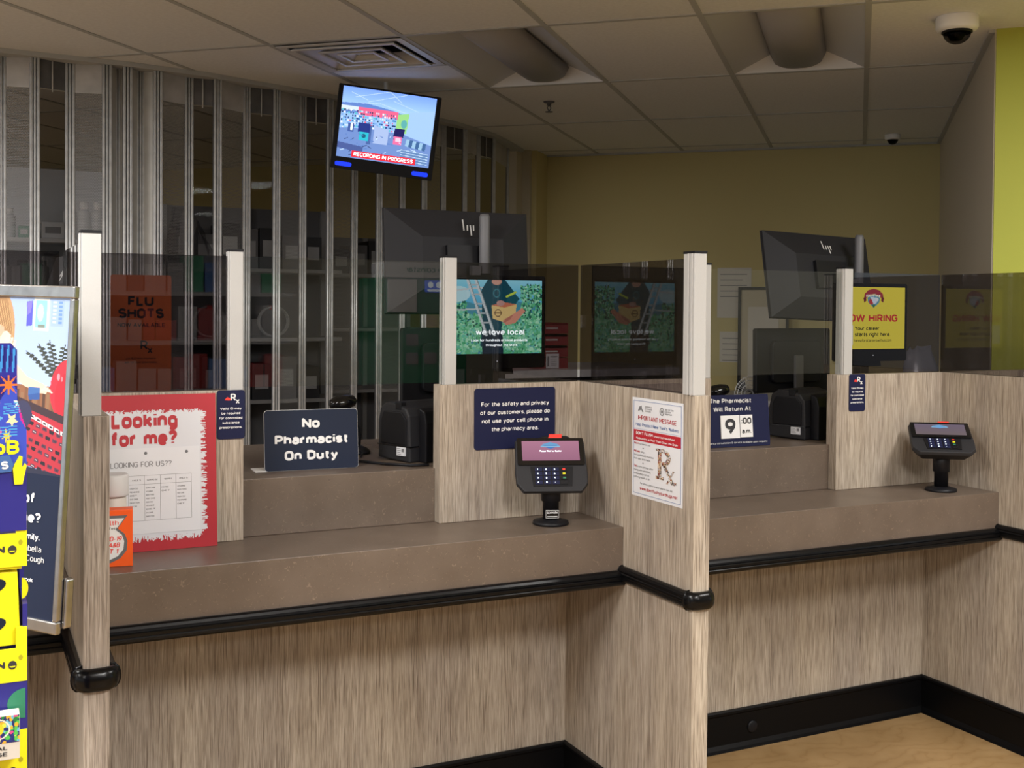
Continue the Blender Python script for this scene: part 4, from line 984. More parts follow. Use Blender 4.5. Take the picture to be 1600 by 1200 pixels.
# ------------------------------------------------------------------ staff monitors seen from behind
def hp_monitor(c, yaw, tilt, roll, wd, ht, label):
    m = T(*c) @ Matrix.Rotation(yaw, 4, 'Z') @ Matrix.Rotation(tilt, 4, 'X') @ Matrix.Rotation(roll, 4, 'Y')
    t = thing('staff_monitor', label, 'monitor', m)
    a, b = wd / 2, ht / 2
    r = MB()      # outer shell: thin slab then chamfer to raised centre, towards -y
    o = [(-a, 0, -b), (a, 0, -b), (a, 0, b), (-a, 0, b)]; o2 = [(x, .014, z) for x, _, z in o]
    i_ = [(-a * .56, -.045, -b * .56), (a * .56, -.045, -b * .56), (a * .56, -.045, b * .44), (-a * .56, -.045, b * .44)]
    fs = [(7, 6, 5, 4)[::-1], (8, 9, 10, 11)] + [(k, (k + 1) % 4, (k + 1) % 4 + 8, k + 8) for k in range(4)] + [(k, k + 4, (k + 1) % 4 + 4, (k + 1) % 4) for k in range(4)]
    r.add(o + o2 + i_, fs); r.build('shell', 'monback', t, bevel=.002)
    r = MB(); r.box(-a + .008, a - .008, .0145, .016, -b + .008, b - .008); r.build('screen_panel', 'blackgl', t)
    r = MB(); r.box(-a * .25, a * .35, -.062, -.045, -b * .35, b * .28); r.build('recess', 'black', t)
    r = MB(); k = .0011; x0, z0 = a * .02, b * .66
    for dx, za, zb in ((0, -.012, .028), (.013, -.012, .008), (.024, -.030, .008), (.036, -.012, .008)):
        r.add([(x0 + dx, -.0260, z0 + za), (x0 + dx + .005, -.0260, z0 + za), (x0 + dx + .009, -.0260, z0 + zb), (x0 + dx + .004, -.0260, z0 + zb)], [(0, 1, 2, 3)])
    # follow the sloping chamfer
    r.v = [(x, -.045 * (b - z) / (b - b * .44) - .0012, z) for x, y, z in r.v]
    r.build('logo', 'offwhite', t)
    return t
def pole(u, v, z0, z1, label, group='staff monitor poles'):
    t = thing('monitor_pole', label, 'pole', T(u, v, z0), group)
    r = MB(); r.lathe([(.055, 0), (.055, .006), (.02, .010)], 28); r.build('foot', 'black', t)
    r = MB(); r.lathe([(.0175, .006), (.0175, z1 - z0 - .01), (.014, z1 - z0)], 20); r.build('tube', 'grey', t)
    r = MB(); r.lathe([(.024, z1 - z0 - .23), (.024, z1 - z0 - .20)], 20); r.build('collar', 'black', t)
    r = MB(); r.box(-.012, .012, .01, .022, z1 - z0 - .21, z1 - z0 - .17); r.box(-.05, -.018, -.014, .01, z1 - z0 - .215, z1 - z0 - .175); r.build('clamp', 'grey', t)
hp_monitor((1.515, 3.525, 1.655), R(0), R(-5), R(0), .530, .352, 'large dark staff monitor seen from behind, above the we love local display')
pole(1.572, 3.44, 1.0304, 1.815, 'black monitor pole behind the we love local display', None)
hp_monitor((3.080, 3.505, 1.634), R(0), R(-13), R(2), .530, .352, 'large dark staff monitor seen from behind, above the now hiring display')
pole(3.205, 3.42, 1.0304, 1.80, 'black monitor pole behind the now hiring display', None)
hp_monitor((.275, 3.50, 1.48), R(-80), R(-3), R(-2), .36, .34, 'dark monitor turned edge on behind the left divider post')
pole(.175, 3.50, 1.0304, 1.50, 'short black monitor pole behind the left divider post', None)

def small_monitor(c, yaw, tilt, label, brand):
    t = thing('small_monitor', label, 'monitor', T(*c) @ Matrix.Rotation(yaw, 4, 'Z') @ Matrix.Rotation(tilt, 4, 'X'))
    r = MB(); r.prism(rrect(-.20, .20, -.13, .13, .01), -.012, .012); r.prism(rrect(-.13, .13, -.09, .08, .02), -.032, -.0122); r.build('shell', 'black', t, bevel=.004)
    r = MB(); r.box(-.19, .19, .0125, .014, -.12, .12); r.build('screen_panel', 'blackgl', t)
    if brand:
        r = MB(); text(r, 'acer', 0, .088, .016, width=.06, bold=.03, y=-.0130); r.build('logo', 'grey', t)
    r = MB(); r.box(-.02, .02, -.045, -.0325, -.24, .02); r.box(-.09, .09, -.09, .05, 1.0306 - c[2] + .012, 1.0306 - c[2] + .022); r.build('stand', 'grey', t)
small_monitor((1.53, 3.60, 1.30), R(3), R(-1), 'small black monitor seen from behind, under the large staff monitor in the middle bay', True)
small_monitor((3.04, 3.62, 1.295), R(3), R(-1), 'small black monitor seen from behind, under the large staff monitor in the right bay', False)

# ------------------------------------------------------------------ hanging screen
def cam_at(px, py, d):
    x2, y2 = (px - 800) / F, (py - CY) / F
    return Vector((0, 0, H)) + (xr * x2 + dn2 * y2 + zc) * d
D = 5.7
c = cam_at(603, 207, D); fw = (c - Vector((0, 0, H))).normalized()
xdir = fw.cross(Vector((0, 0, 1))).normalized(); updir = xdir.cross(fw)
rl = R(-6.6)
x2 = xdir * math.cos(rl) + updir * math.sin(rl); z2 = -xdir * math.sin(rl) + updir * math.cos(rl)
yw = R(-8); m = frame(c, x2, z2)
tv = thing('hanging_screen', 'tilted black monitor hanging from ceiling showing the recording in progress picture', 'screen', m)
a, b = .2590, .211
r = MB(); r.prism(rrect(-a, a, -b, b, .006), -.012, .035); hs = r.build('housing', 'black', tv, bevel=.002)
cv = Canvas(220, 165, (150, 190, 245)); rng = np.random.default_rng(21)
cv.grad(0, 0, 220, 45, (120, 160, 250), (165, 205, 250))
for l in ((30, 22, 110, 0), (60, 30, 150, 2), (20, 12, 60, 26), (120, 20, 190, 40), (110, 0, 140, 22), (0, 40, 90, 30), (90, 30, 150, 44)): cv.line(*l, 1.2, (190, 215, 250))
cv.poly([(0, 38), (60, 34), (120, 42), (160, 52), (160, 60), (0, 60)], (95, 130, 200))
cv.poly([(156, 42), (220, 30), (220, 165), (156, 120)], (160, 195, 245)); cv.poly([(132, 50), (160, 44), (158, 92), (132, 90)], (150, 210, 130)); cv.ell(150, 70, 7, 10, (90, 170, 170))
cv.rect(40, 44, 134, 62, (235, 100, 140)); cv.rect(0, 44, 40, 54, (210, 225, 235))
P = [(60, 130, 190), (40, 70, 130), (200, 220, 240), (90, 190, 200), (220, 90, 120), (30, 60, 90), (120, 160, 220), (240, 240, 250)]
for j in range(8):
    for i_ in range(26):
        if rng.random() < .85: cv.rect(2 + i_ * 5, 52 + j * 6, 2 + i_ * 5 + rng.uniform(2, 5), 52 + j * 6 + 4, P[rng.integers(8)])
cv.poly([(0, 98), (60, 92), (150, 94), (220, 112), (220, 165), (0, 165)], (110, 140, 200))
cv.rect(66, 84, 76, 128, (70, 100, 160)); cv.poly([(82, 82), (116, 88), (116, 124), (82, 124)], (165, 185, 225))
cv.rect(44, 80, 72, 102, (30, 50, 130)); cv.rect(48, 101, 70, 121, (40, 185, 205)); cv.ell(59, 110, 5, 5, (20, 90, 120))
cv.poly([(130, 82), (154, 82), (152, 102), (128, 102)], (25, 25, 90)); cv.rect(129, 101, 149, 120, (235, 110, 160)); cv.rect(134, 104, 146, 113, (250, 200, 220))
cv.rect(20, 84, 34, 104, (60, 90, 160)); cv.rect(26, 84, 31, 100, (240, 250, 240))
for k in range(40):
    x_, y_ = rng.uniform(0, 218), rng.uniform(104, 160); cv.line(x_, y_, x_ + rng.uniform(-14, 14), y_ + rng.uniform(-5, 5), 1.6, [(40, 60, 110), (200, 225, 250), (80, 120, 190)][rng.integers(3)])
for k in range(6): cv.poly([(160 + k * 8, 104 + k), (168 + k * 8, 104 + k), (166 + k * 8, 122 + k), (158 + k * 8, 120 + k)], (60, 100, 150) if k % 2 else (150, 190, 220))
cv.poly([(150, 128), (215, 134), (212, 160), (150, 158)], (95, 130, 180)); cv.poly([(0, 130), (60, 136), (60, 150), (0, 144)], (70, 90, 150))
for y_ in range(130, 160, 6): cv.line(150, y_, 214, y_ + 4, 1.5, (190, 215, 240))
cv.build('screen', hs, -.235, .235, -.150, .202, 'scrtv', y=-.0125)
r = MB(); r.box(-.160, .165, -.0135, -.0128, -.144, -.112); r.build('banner', 'scrbanner', hs)
r = MB(); text(r, 'RECORDING IN PROGRESS', .002, -.137, .019, width=.300, bold=.018, y=-.0142); r.build('banner_lettering', 'scrtext', hs)
for s in (-1, 1):
    r = MB(); r.prism(rrect(s * .195 - .042, s * .195 + .042, -.196, -.174, .010), -.0145, -.012); r.build('blue_light', 'led', hs)
mt = c + Vector((-.0, 0, .0)); top = Vector((c.x + .0, c.y, ZCEIL))
r = MB(); r.tube([tuple(m.inverted() @ (c + fw * .05 - updir * .02)), tuple(m.inverted() @ (Vector((c.x, c.y, ZCEIL - .005)) + fw * .05))], .012, 14); r.build('ceiling_mount', 'endplate', tv)
l = bpy.data.lights.new('screen_glow', 'AREA'); 
bpy.data.lights.remove(l)

# ------------------------------------------------------------------ printers and scanners on the raised counter
def printer(u, v, z, yaw, label):
    t = thing('receipt_printer', label, 'printer', T(u, v, z) @ Matrix.Rotation(yaw, 4, 'Z'))
    # side profile (y, z) extruded in x ; front faces +y (staff), back faces customer
    W = .150; D_ = .235; Hh = .175
    r = MB()
    side = [(0, .0), (W, 0), (W, .155), (W - .012, .172), (.03, Hh), (.008, .160), (0, .10)]
    r.prism([(0, .006), (W, .0), (W, .045), (W - .004, .14), (W - .022, .165), (W - .075, .178), (.035, .178), (.010, .160), (0, .115)], 0, D_); bd = r.build('body', 'charcoal', t, bevel=.006, seg=3)
    r = MB(); r.prism([(.018, .052), (W - .014, .052), (W - .014, .13), (W - .036, .152), (.030, .152), (.018, .125)], -.004, .002); r.build('rear_cover', 'black', t, bevel=.003)
    r = MB(); r.box(-.0015, W + .0015, -.0015, .16, .046, .050); r.build('seam', 'blackgl', t)
    r = MB(); r.box(W - .055, W - .018, -.0052, -.0, .020, .046); lb = r.build('rating_label', 'paper', t)
    r = MB()
    for q in range(4): r.box(W - .052, W - .034 - .004 * (q % 2), -.0056, -.0051, .024 + q * .0055, .0255 + q * .0055)
    r.box(W - .031, W - .021, -.0056, -.0051, .032, .042); r.build('label_print', 'greytext', lb)
    r = MB(); r.box(W - .066, W - .040, -.002, .02, .158, .181); r.build('latch', 'black', t, bevel=.002)
    r = MB(); r.prism([(W, 0), (W + .035, 0), (W + .035, .120), (W + .025, .155), (W, .165)], .035, D_); r.build('side_unit', 'black', t, bevel=.004)
    return t
printer(1.150, 3.30, 1.0304, R(-70), 'black receipt printer on raised counter right of the no pharmacist sign')
printer(2.665, 3.30, 1.0304, R(-70), 'black receipt printer on raised counter right of the return time sign')
def scanner(u, v, z, label):
    t = thing('barcode_scanner', label, 'scanner', T(u, v, z))
    r = MB(); r.lathe([(.045, 0), (.046, .008), (.035, .018), (.018, .026)], 28); r.build('stand_base', 'black', t)
    r = MB(); r.tube([(0, 0, .02), (.004, 0, .06), (-.010, 0, .105), (-.034, 0, .150)], .014, 12); r.build('handle', 'black', t)
    r = MB(); n = 20
    pr = [(.004, -.045), (.020, -.040), (.030, -.020), (.031, .010), (.024, .036), (.006, .046)]
    mm = T(-.045, 0, .165) @ Matrix.Rotation(R(82), 4, 'Y') @ Matrix.Diagonal((.75, 1, 1, 1))
    r.lathe(pr, 24, mtx=mm); r.build('head', 'blackgl', t)
    r = MB(); r.tube([(.0, -.03, .012), (.0, -.06, .006), (-.02, -.11, .005)], .0035, 8); r.build('cable', 'black', t)
    return t
scanner(1.125, 3.44, 1.0304, 'black hand scanner on stand behind the no pharmacist sign')
scanner(2.585, 3.44, 1.0304, 'black hand scanner on stand behind the return time sign')

# fan behind the return sign
t = thing('desk_fan', 'small wire cage desk fan behind the return time sign', 'fan', T(2.89, 3.72, 1.0304) @ Matrix.Scale(.72, 4))
r = MB()
for rad in (.03, .055, .08, .10): r.tube([(rad * math.cos(R(k)), -.02, .17 + rad * math.sin(R(k))) for k in range(0, 360, 12)], .0018, 6, closed=True)
for k in range(0, 360, 10): r.tube([(.02 * math.cos(R(k)), -.025, .17 + .02 * math.sin(R(k))), (.10 * math.cos(R(k)), -.012, .17 + .10 * math.sin(R(k)))], .0011, 5)
r.build('cage', 'stocklt', t)
r = MB()
for k in range(3):
    a0 = R(120 * k); r.prism([(.015 * math.cos(a0), .17 + .015 * math.sin(a0)), (.085 * math.cos(a0 - .35), .17 + .085 * math.sin(a0 - .35)), (.088 * math.cos(a0 + .4), .17 + .088 * math.sin(a0 + .4))], -.002, .002)
r.build('blade', 'grey', t)
r = MB(); r.lathe([(.06, 0), (.058, .012), (.02, .018), (.014, .06)], 24); r.build('base', 'black', t)

# counter cable behind no pharmacist sign
t = tag(MB().tube([(1.00, 3.30, 1.036), (1.07, 3.22, 1.036), (1.12, 3.14, 1.036), (1.18, 3.085, 1.036), (1.230, 3.075, 1.036)], .004, 8).build('power_cable', 'black'), 'black cable lying on the raised counter beside the receipt printer', 'cable')

# red trays and papers at the back counter
back = thing('rear_worktop', 'long pale rear worktop under the yellow wall', 'worktop', T(0, 0, 0))
r = MB(); r.box(-1.6, .50, 7.3, 8.18, .88, .92, 0, ABM); r.build('top', 'shelf', back)
r = MB(); r.box(-1.58, .48, 7.36, 8.18, .0, .88, 0, ABM); r.build('cabinet', 'stockmid', back)
back2 = thing('staff_desk', 'dark staff desk behind the middle counter screens', 'desk', T(0, 0, 0))
r = MB(); r.box(1.9, 2.75, 4.00, 4.55, 1.22, 1.25); r.build('top', 'steel', back2)
r = MB(); r.box(1.92, 2.73, 4.02, 4.53, 0, 1.22); r.build('cabinet', 'black', back2)
for k in range(4):
    t = thing('document_tray', 'dark red stacked document tray, %s, behind the smoked glass' % ('bottom one with a white label', 'second from the bottom', 'third from the bottom', 'topmost')[k], 'tray', T(2.105, 4.10, 1.2505 + k * .048), 'stacked document trays')
    r = MB(); r.box(0, .155, 0, .25, 0, .004); r.box(0, .155, .246, .25, .004, .045); r.box(0, .004, 0, .246, .004, .045); r.box(.151, .155, 0, .246, .004, .045); r.box(.004, .151, 0, .004, .004, .036 if k else .044); r.build('shell', 'rust', t)
    r = MB(); r.box(.05, .105, -.0015, 0, .020, .026); r.build('slot_label', 'stocklt', t)
t = thing('shipping_label', 'white printed label on the front of the bottom red tray', 'label', T(2.155, 4.0975, 1.252))
r = MB(); r.box(0, .06, -.001, 0, 0, .06); r.build('sheet', 'paper', t)
r = MB(); r.box(.020, .052, -.0016, -.001, .045, .050); r.box(.006, .014, -.0016, -.001, .008, .05)
for q in range(4): r.box(.022, .05, -.0016, -.001, .012 + q * .007, .0135 + q * .007)
r.build('print', 'greytext', t)

# grey bag right of the now hiring display
t = thing('plastic_bag', 'grey plastic bag slumped on the worktop right of the now hiring display', 'bag', T(3.66, 3.55, 1.0304))
r = MB(); rng2 = random.Random(4); n = 18; rings = []
for i_, (zz, rx_, ry_) in enumerate(((0, .10, .06), (.04, .125, .08), (.10, .12, .075), (.17, .10, .06), (.23, .085, .045), (.28, .075, .02), (.31, .06, .006))):
    rings.append([((rx_ * (1 + .14 * math.sin(3 * 2 * math.pi * k / n + i_)) * math.cos(2 * math.pi * k / n)) + .02 * i_ / 6, ry_ * (1 + .2 * math.cos(2 * 2 * math.pi * k / n + i_)) * math.sin(2 * math.pi * k / n), zz + .012 * math.sin(k * 1.7) * (i_ > 3)) for k in range(n)])
vs = [v for q in rings for v in q]; fs = [(i_ * n + k, i_ * n + (k + 1) % n, (i_ + 1) * n + (k + 1) % n, (i_ + 1) * n + k) for i_ in range(6) for k in range(n)]
r.add(vs, fs, 0, True); r.f.append(list(range(n))[::-1]); r.mi.append(0); r.sm.append(False); r.f.append([6 * n + k for k in range(n)]); r.mi.append(0); r.sm.append(False)
r.build('sack', 'bag', t)

# sheets in the right bay; those by the divider post stand in for mirrored papers
for k, (b_, z_, w_, h_, lb) in enumerate(((-.98, 1.44, .24, .36, 'upper pale sheet standing in for a mirrored notice beside the middle divider post'), (-.62, 1.50, .22, .26, 'pale form sheet on the back wall left of the second staff monitor'), (-.96, 1.12, .24, .22, 'lower pale sheet standing in for a mirrored notice beside the middle divider post'))):
    t = thing('pale_sheet', lb, 'notice', frame(ab(b_, 8.186, z_), ab(1, 0)))
    r = MB(); r.box(0, w_, -.001, 0, 0, h_); r.build('sheet', 'tub', t)
    r = MB()
    for q in range(5): r.box(.02, w_ - .03 - .03 * (q % 2), -.0016, -.0011, h_ - .05 - q * .04, h_ - .044 - q * .04)
    r.build('print', 'greytext', t)

# door frame seen through clear glass (back wall, right)
t = thing('glass_cabinet', 'low framed cabinet door against the back wall seen through clear glass', 'cabinet', frame(ab(-.82, 8.10, .92), ab(1, 0)))
r = MB(); r.box(0, .02, -.03, .0, 0, .74); r.box(.33, .35, -.03, 0, 0, .74); r.box(.02, .33, -.03, 0, .72, .74); r.box(.02, .33, -.03, 0, 0, .02); r.build('frame', 'black', t)
r = MB(); r.box(.02, .33, -.016, -.010, .02, .72); r.build('door', 'cream', t)
r = MB(); r.prism(rrect(.07, .28, .10, .60, .01), -.020, -.016); r.build('inset', 'tub', t)

# ------------------------------------------------------------------ accordion shutter
ARC = [(-3.0, 5.50), (-.6, 5.58), (.14, 5.60), (.70, 5.63), (1.08, 5.70), (1.35, 5.80), (1.75, 5.95), (2.2, 6.18), (2.69, 6.44), (3.1, 6.75), (3.33, 7.0), (3.60, 7.32)]
def hit(px):
    x2_, = ((px - 800) / F,); d = xr * x2_ + dn2 * ((300 - CY) / F) + zc
    for p, q in zip(ARC, ARC[1:]):
        ex, ey = q[0] - p[0], q[1] - p[1]; det = d.x * (-ey) - d.y * (-ex)
        t_ = (p[0] * (-ey) - p[1] * (-ex)) / det; s_ = (d.x * p[1] - d.y * p[0]) / det
        if -1e-6 <= s_ <= 1.00001: return Vector((p[0] + s_ * ex, p[1] + s_ * ey))
    return None
PX = [54, 110, 166, 187, 198, 220, 245, 296, 338, 386, 430, 474, 513, 555, 590, 630, 660, 694, 723, 748, 768]
posts = [Vector((-.92 + .151 * k, 5.57 + .0 * k)) for k in range(0, 7)] + [hit(2)] + [hit(x) for x in PX] + [Vector((3.45, 7.15))]
posts = [p + Vector((0, (.022 if i % 2 else -.022))) if not (9 < i < 15) else p + Vector((0, (.028 if i % 2 else -.028))) for i, p in enumerate(posts)]
sht = thing('accordion_shutter', 'long curved silver accordion security shutter of perforated and clear panels behind the counters', 'shutter', T(0, 0, 0))
KIND = {}
n0 = 8      # index of the post at x=54
kinds = []
ZTOP = ZCEIL - .02
for i in range(len(posts) - 1):
    p, q = posts[i], posts[i + 1]; L_ = (q - p).length
    j = i - n0                        # panel right of post px54 is j=0
    if j in (2, 3, 4, 5): kd = 'solid'
    elif j == -1 or j == 1: kd = 'perf'
    elif j in (0,): kd = 'clear'
    elif j >= 6: kd = 'perf' if j % 2 == 0 else 'clear'
    else: kd = 'perf' if j % 2 else 'clear'
    dirv = (q - p).normalized(); nrm = Vector((dirv.y, -dirv.x))
    def quad(mb_, s0, s1, z0, z1, off=0.0, th=.0015):
        a_ = p + dirv * s0 + nrm * off; b_ = p + dirv * s1 + nrm * off; c_ = b_ - nrm * th; d_ = a_ - nrm * th
        vs = [(a_.x, a_.y, z0), (b_.x, b_.y, z0), (b_.x, b_.y, z1), (a_.x, a_.y, z1)]
        if th: vs += [(d_.x, d_.y, z0), (c_.x, c_.y, z0), (c_.x, c_.y, z1), (d_.x, d_.y, z1)]
        mb_.add(vs, [(0, 1, 2, 3)] + ([(5, 4, 7, 6), (0, 4, 5, 1), (2, 6, 7, 3), (1, 5, 6, 2), (0, 3, 7, 4)] if th else []))
    g = .016
    if kd == 'perf':
        r = MB(); quad(r, g, L_ - g, .06, ZTOP - .13, th=0); r.uv = [0, 0, L_, 0, L_, ZTOP, 0, ZTOP]; r.build('perforated_panel', 'perf', sht)
        r = MB(); quad(r, g, L_ - g, ZTOP - .14, ZTOP, .002); r.build('header_plate', 'header', sht)
    elif kd == 'clear':
        r = MB(); quad(r, g, L_ - g, .06, ZTOP - .14); r.build('clear_panel', 'clearpane', sht)
        r = MB(); quad(r, g, L_ - g, ZTOP - .135, ZTOP, .002); hp_ = r.build('header_plate', 'headerdk', sht)
        cxy = p + dirv * (L_ * .48) + nrm * .008
        r = MB(); r.tube([(cxy.x, cxy.y, ZTOP - .15), (cxy.x, cxy.y, ZTOP)], .0035, 8); r.build('hanging_rod', 'alu', sht)
    else:
        r = MB(); quad(r, g * .6, L_ - g * .6, .06, ZTOP, 0, .003); r.build('solid_panel', 'solid', sht)
for i, p in enumerate(posts):
    d_ = (posts[min(i + 1, len(posts) - 1)] - posts[max(i - 1, 0)]).normalized(); nn = Vector((d_.y, -d_.x))
    r = MB()
    for k, off, rad in ((0, -.0155, .0070), (1, 0, .0052), (2, .0155, .0070)):
        q = p + d_ * off + nn * .006; r.lathe([(rad, .05), (rad, ZTOP)], 10, mtx=T(q.x, q.y, 0))
    mm = Matrix(((d_.x, -nn.x, 0, p.x), (d_.y, -nn.y, 0, p.y), (0, 0, 1, 0), (0, 0, 0, 1)))
    r.box(-.022, .022, -.001, .006, .05, ZTOP, 1, mm)
    r.build('hinge_post', [M['steel'], M['steeldk']], sht)
r = MB(); r.sweep([(a_, b_) for a_, b_ in ARC[1:]], [(-.05, ZCEIL - .0005), (.05, ZCEIL - .0005), (.05, ZCEIL - .022), (.0, ZCEIL - .026), (-.05, ZCEIL - .022)]); r.build('ceiling_track', 'tbar', sht)

# ------------------------------------------------------------------ pharmacy shelving behind the shutter
def stock_shelf(u0, u1, v, levels, top, label):
    t = thing('storage_shelf', label, 'shelf', T(0, 0, 0))
    r = MB(); r.box(u0, u1, v + .38, v + .40, 0, top); r.build('back_panel', 'stocklt' if u0 < 0 else 'stockmid', t)
    for u_ in (u0, (u0 + u1) / 2, u1 - .03):
        r = MB(); r.box(u_, u_ + .03, v + .345, v + .38, 0, top)
        r.build('upright', 'shelf', t)
    for z_ in levels:
        r = MB(); r.box(u0, u1, v, v + .345, z_ - .022, z_); r.build('shelf_board', 'shelf', t, bevel=.002)
    return t
stock_shelf(-.55, .75, 6.30, (.4, .8, 1.22, 1.60, 1.845), 2.245, 'white metal storage shelf behind the shutter at far left')
stock_shelf(1.05, 2.05, 6.55, (.5, .95, 1.315, 1.72), 2.10, 'metal storage shelf behind the shutter above the no pharmacist sign')
stock_shelf(2.15, 2.85, 7.15, (.5, .95, 1.36, 1.72), 1.98, 'metal storage shelf behind the shutter behind the first staff monitor')
def jar(u_, v_, z_, rr, hh, m1, m2, label):
    t = thing('medicine_bottle', label, 'bottle', T(u_, v_, z_), 'medicine bottles behind the shutter')
    r = MB(); r.lathe([(rr * .96, 0), (rr, .004), (rr, hh * .72), (rr * .6, hh * .80)], 16); r.build('body', m1, t)
    r = MB(); r.lathe([(rr * .68, hh * .80), (rr * .68, hh)], 16); r.build('cap', m2, t)
rg = random.Random(9)
k = 0
for u_ in (-.02, .06, .13, .205, .50, .57, .64, .70):
    jar(u_, 6.36, 1.8455, .033, rg.uniform(.10, .16) if u_ < .4 else .20, 'stocklt', 'endplate', 'pale medicine bottle on the upper shelf behind the shutter')
for u_ in (.0, .09, .18, .27, .36, .46, .55, .63): jar(u_, 6.36, 1.6005, .038, .13, 'stockmid', 'stockdk', 'dark medicine bottle on the lower shelf behind the smoked glass')
def carton(u_, v_, z_, w_, d_, h_, m_, label, group='cartons behind the shutter'):
    t = thing('stock_carton', label, 'carton', T(u_, v_, z_), group)
    r = MB(); r.box(0, w_, 0, d_, 0, h_); r.build('box', m_, t, bevel=.002)
    r = MB(); r.box(w_ * .15, w_ * .85, -.0012, -.0002, h_ * .3, h_ * .7); r.build('label_patch', 'stocklt' if m_ != 'stocklt' else 'stockmid', t)
carton(.25, 6.31, 1.8455, .05, .1, .06, 'kgreen', 'small green carton on the shelf behind the far left shutter')
carton(.36, 6.31, 1.8455, .11, .2, .085, 'stocklt', 'pale carton on the shelf behind the far left shutter')
carton(.06, 6.31, 1.8455 + .0, .01, .1, .01, 'stocklt', 'thin pale packet on the shelf behind the far left shutter')
xs = 1.08
for k in range(7):
    w_ = rg.uniform(.10, .15); carton(xs, 6.57, 1.7205, w_ - .01, .28, rg.uniform(.18, .31), ('stockdk', 'stockmid')[k % 2], 'dark carton on the top shelf behind the shutter'); xs += w_
xs = 1.08
for k in range(6):
    w_ = rg.uniform(.12, .17); carton(xs, 6.57, .9505, w_ - .015, .28, rg.uniform(.18, .28), ('stockmid', 'stockdk')[k % 2], 'dark carton on a lower shelf behind the shutter'); xs += w_
xs = 2.18
for k in range(5):
    w_ = .125; carton(xs, 7.17, 1.7205, w_ - .012, .28, .16 + .03 * (k % 3), ('stockdk', 'stockmid')[k % 2], 'dark carton high on the shelf behind the staff monitor'); xs += w_
# tubing coils on the middle shelf
for u_, lb in ((1.285, 'coil of clear tubing on the shelf behind the smoked glass, left of the white post'), (1.66, 'coil of clear tubing on the shelf above the no pharmacist sign')):
    t = thing('tubing_coil', lb, 'tubing coil', T(u_, 6.64, 1.3155))
    r = MB()
    for q in range(5): r.tube([(.088 * math.cos(R(k)), q * .010, .094 + .088 * math.sin(R(k))) for k in range(0, 360, 12)], .0055, 8, closed=True)
    r.build('coil', 'stocklt', t)
    r = MB(); r.box(-.02, .02, -.008, .05, .165, .188); r.build('label_band', 'redlt', t)
# clear wrapped bags hanging
t = thing('wrapped_garment', 'crinkled clear plastic wrapped bundle hanging behind the shutter', 'wrapped bundle', T(1.03, 6.12, 1.66))
r = MB(); n = 16; rings = []
for i_ in range(9):
    zz = .36 - i_ * .045; rad = .035 + .012 * i_
    rings.append([(rad * 1.2 * (1 + .22 * math.sin(5 * 2 * math.pi * k / n + i_ * 1.3)) * math.cos(2 * math.pi * k / n) + .01 * i_, rad * .6 * (1 + .25 * math.cos(4 * 2 * math.pi * k / n + i_)) * math.sin(2 * math.pi * k / n), zz) for k in range(n)])
r.add([v for q in rings for v in q], [(i_ * n + k, i_ * n + (k + 1) % n, (i_ + 1) * n + (k + 1) % n, (i_ + 1) * n + k) for i_ in range(8) for k in range(n)], 0, False)
r.build('wrap', 'clearbag', t)
r = MB(); r.tube([(.02 , 0, .36), (.02, 0, .44), (.02, 0, .985)], .003, 6); r.build('hook_cord', 'steel', t)
r = MB(); r.lathe([(.02, .02), (.05, .05), (.045, .30), (.02, .36)], 12, mtx=T(.04, 0, 0)); r.build('contents', 'stockmid', t)

# ------------------------------------------------------------------ poster frame on floor stand (left)
br = Vector((.155, 2.250, .881)); th_ = R(52); ph_ = R(3); rl = R(1.2)
h_ = Vector((math.cos(th_), -math.sin(th_), 0)); nn = Vector((math.sin(th_), math.cos(th_), 0)); w_ = math.cos(ph_) * Vector((0, 0, 1)) + math.sin(ph_) * nn
hx = h_ * math.cos(rl) - w_ * math.sin(rl); wx = w_ * math.cos(rl) + h_ * math.sin(rl)
m = frame(br, hx, wx)           # origin at lower right corner, x to the right
PW, PH = .50, .655
pf = thing('poster_stand', 'chrome framed vaccination poster stand beside the left divider', 'poster stand', m)
r = MB(); fwid = .024
r.box(-PW, 0, -.006, .008, 0, fwid); r.box(-PW, 0, -.006, .008, PH - fwid, PH); r.box(-PW, -PW + fwid, -.006, .008, fwid, PH - fwid); r.box(-.012, 0, -.006, .008, fwid, PH - fwid)
r.build('frame', 'chrome', pf, bevel=.003)
r = MB(); r.box(-PW + .01, -.01, .004, .012, .01, PH - .01); r.build('backing', 'black', pf)
# picture: canvas covers right .30 m of the poster
cx0, cx1 = -PW + fwid, -.012
CWX = 300; CHX = 420
cv = Canvas(CWX, CHX, (150, 175, 220)); rng = np.random.default_rng(8); cv.xx = (cv.xx - 53.8) / .84
def U_(x): return (x - cx0) / (cx1 - cx0) * CWX
cv.grad(-99, 0, 420, 240, (158, 178, 220), (176, 196, 222))
cv.poly([(203, 8), (215, 6), (216, 56), (204, 58)], (84, 84, 190)); cv.poly([(204, 9), (214, 7), (212, 30), (205, 36)], (120, 110, 215))
cv.rect(218, 2, 250, 66, (222, 222, 212)); cv.rect(222, 5, 246, 60, (135, 190, 205)); cv.ell(232, 30, 7, 18, (175, 215, 215)); cv.rect(228, 54, 242, 60, (120, 130, 120))
cv.rect(254, 2, 280, 56, (150, 172, 212)); 
for k in range(6): cv.rect(257, 6 + k * 8, 264, 10 + k * 8, (190, 205, 230)); cv.rect(269, 6 + k * 8, 277, 11 + k * 8, (105, 140, 190))
cv.ell(146, 70, 34, 84, (178, 140, 98)); cv.ell(140, 72, 34, 84, (160, 122, 82)); cv.ell(136, 96, 26, 44, (235, 195, 165)); cv.ell(152, 70, 6, 12, (225, 165, 140))
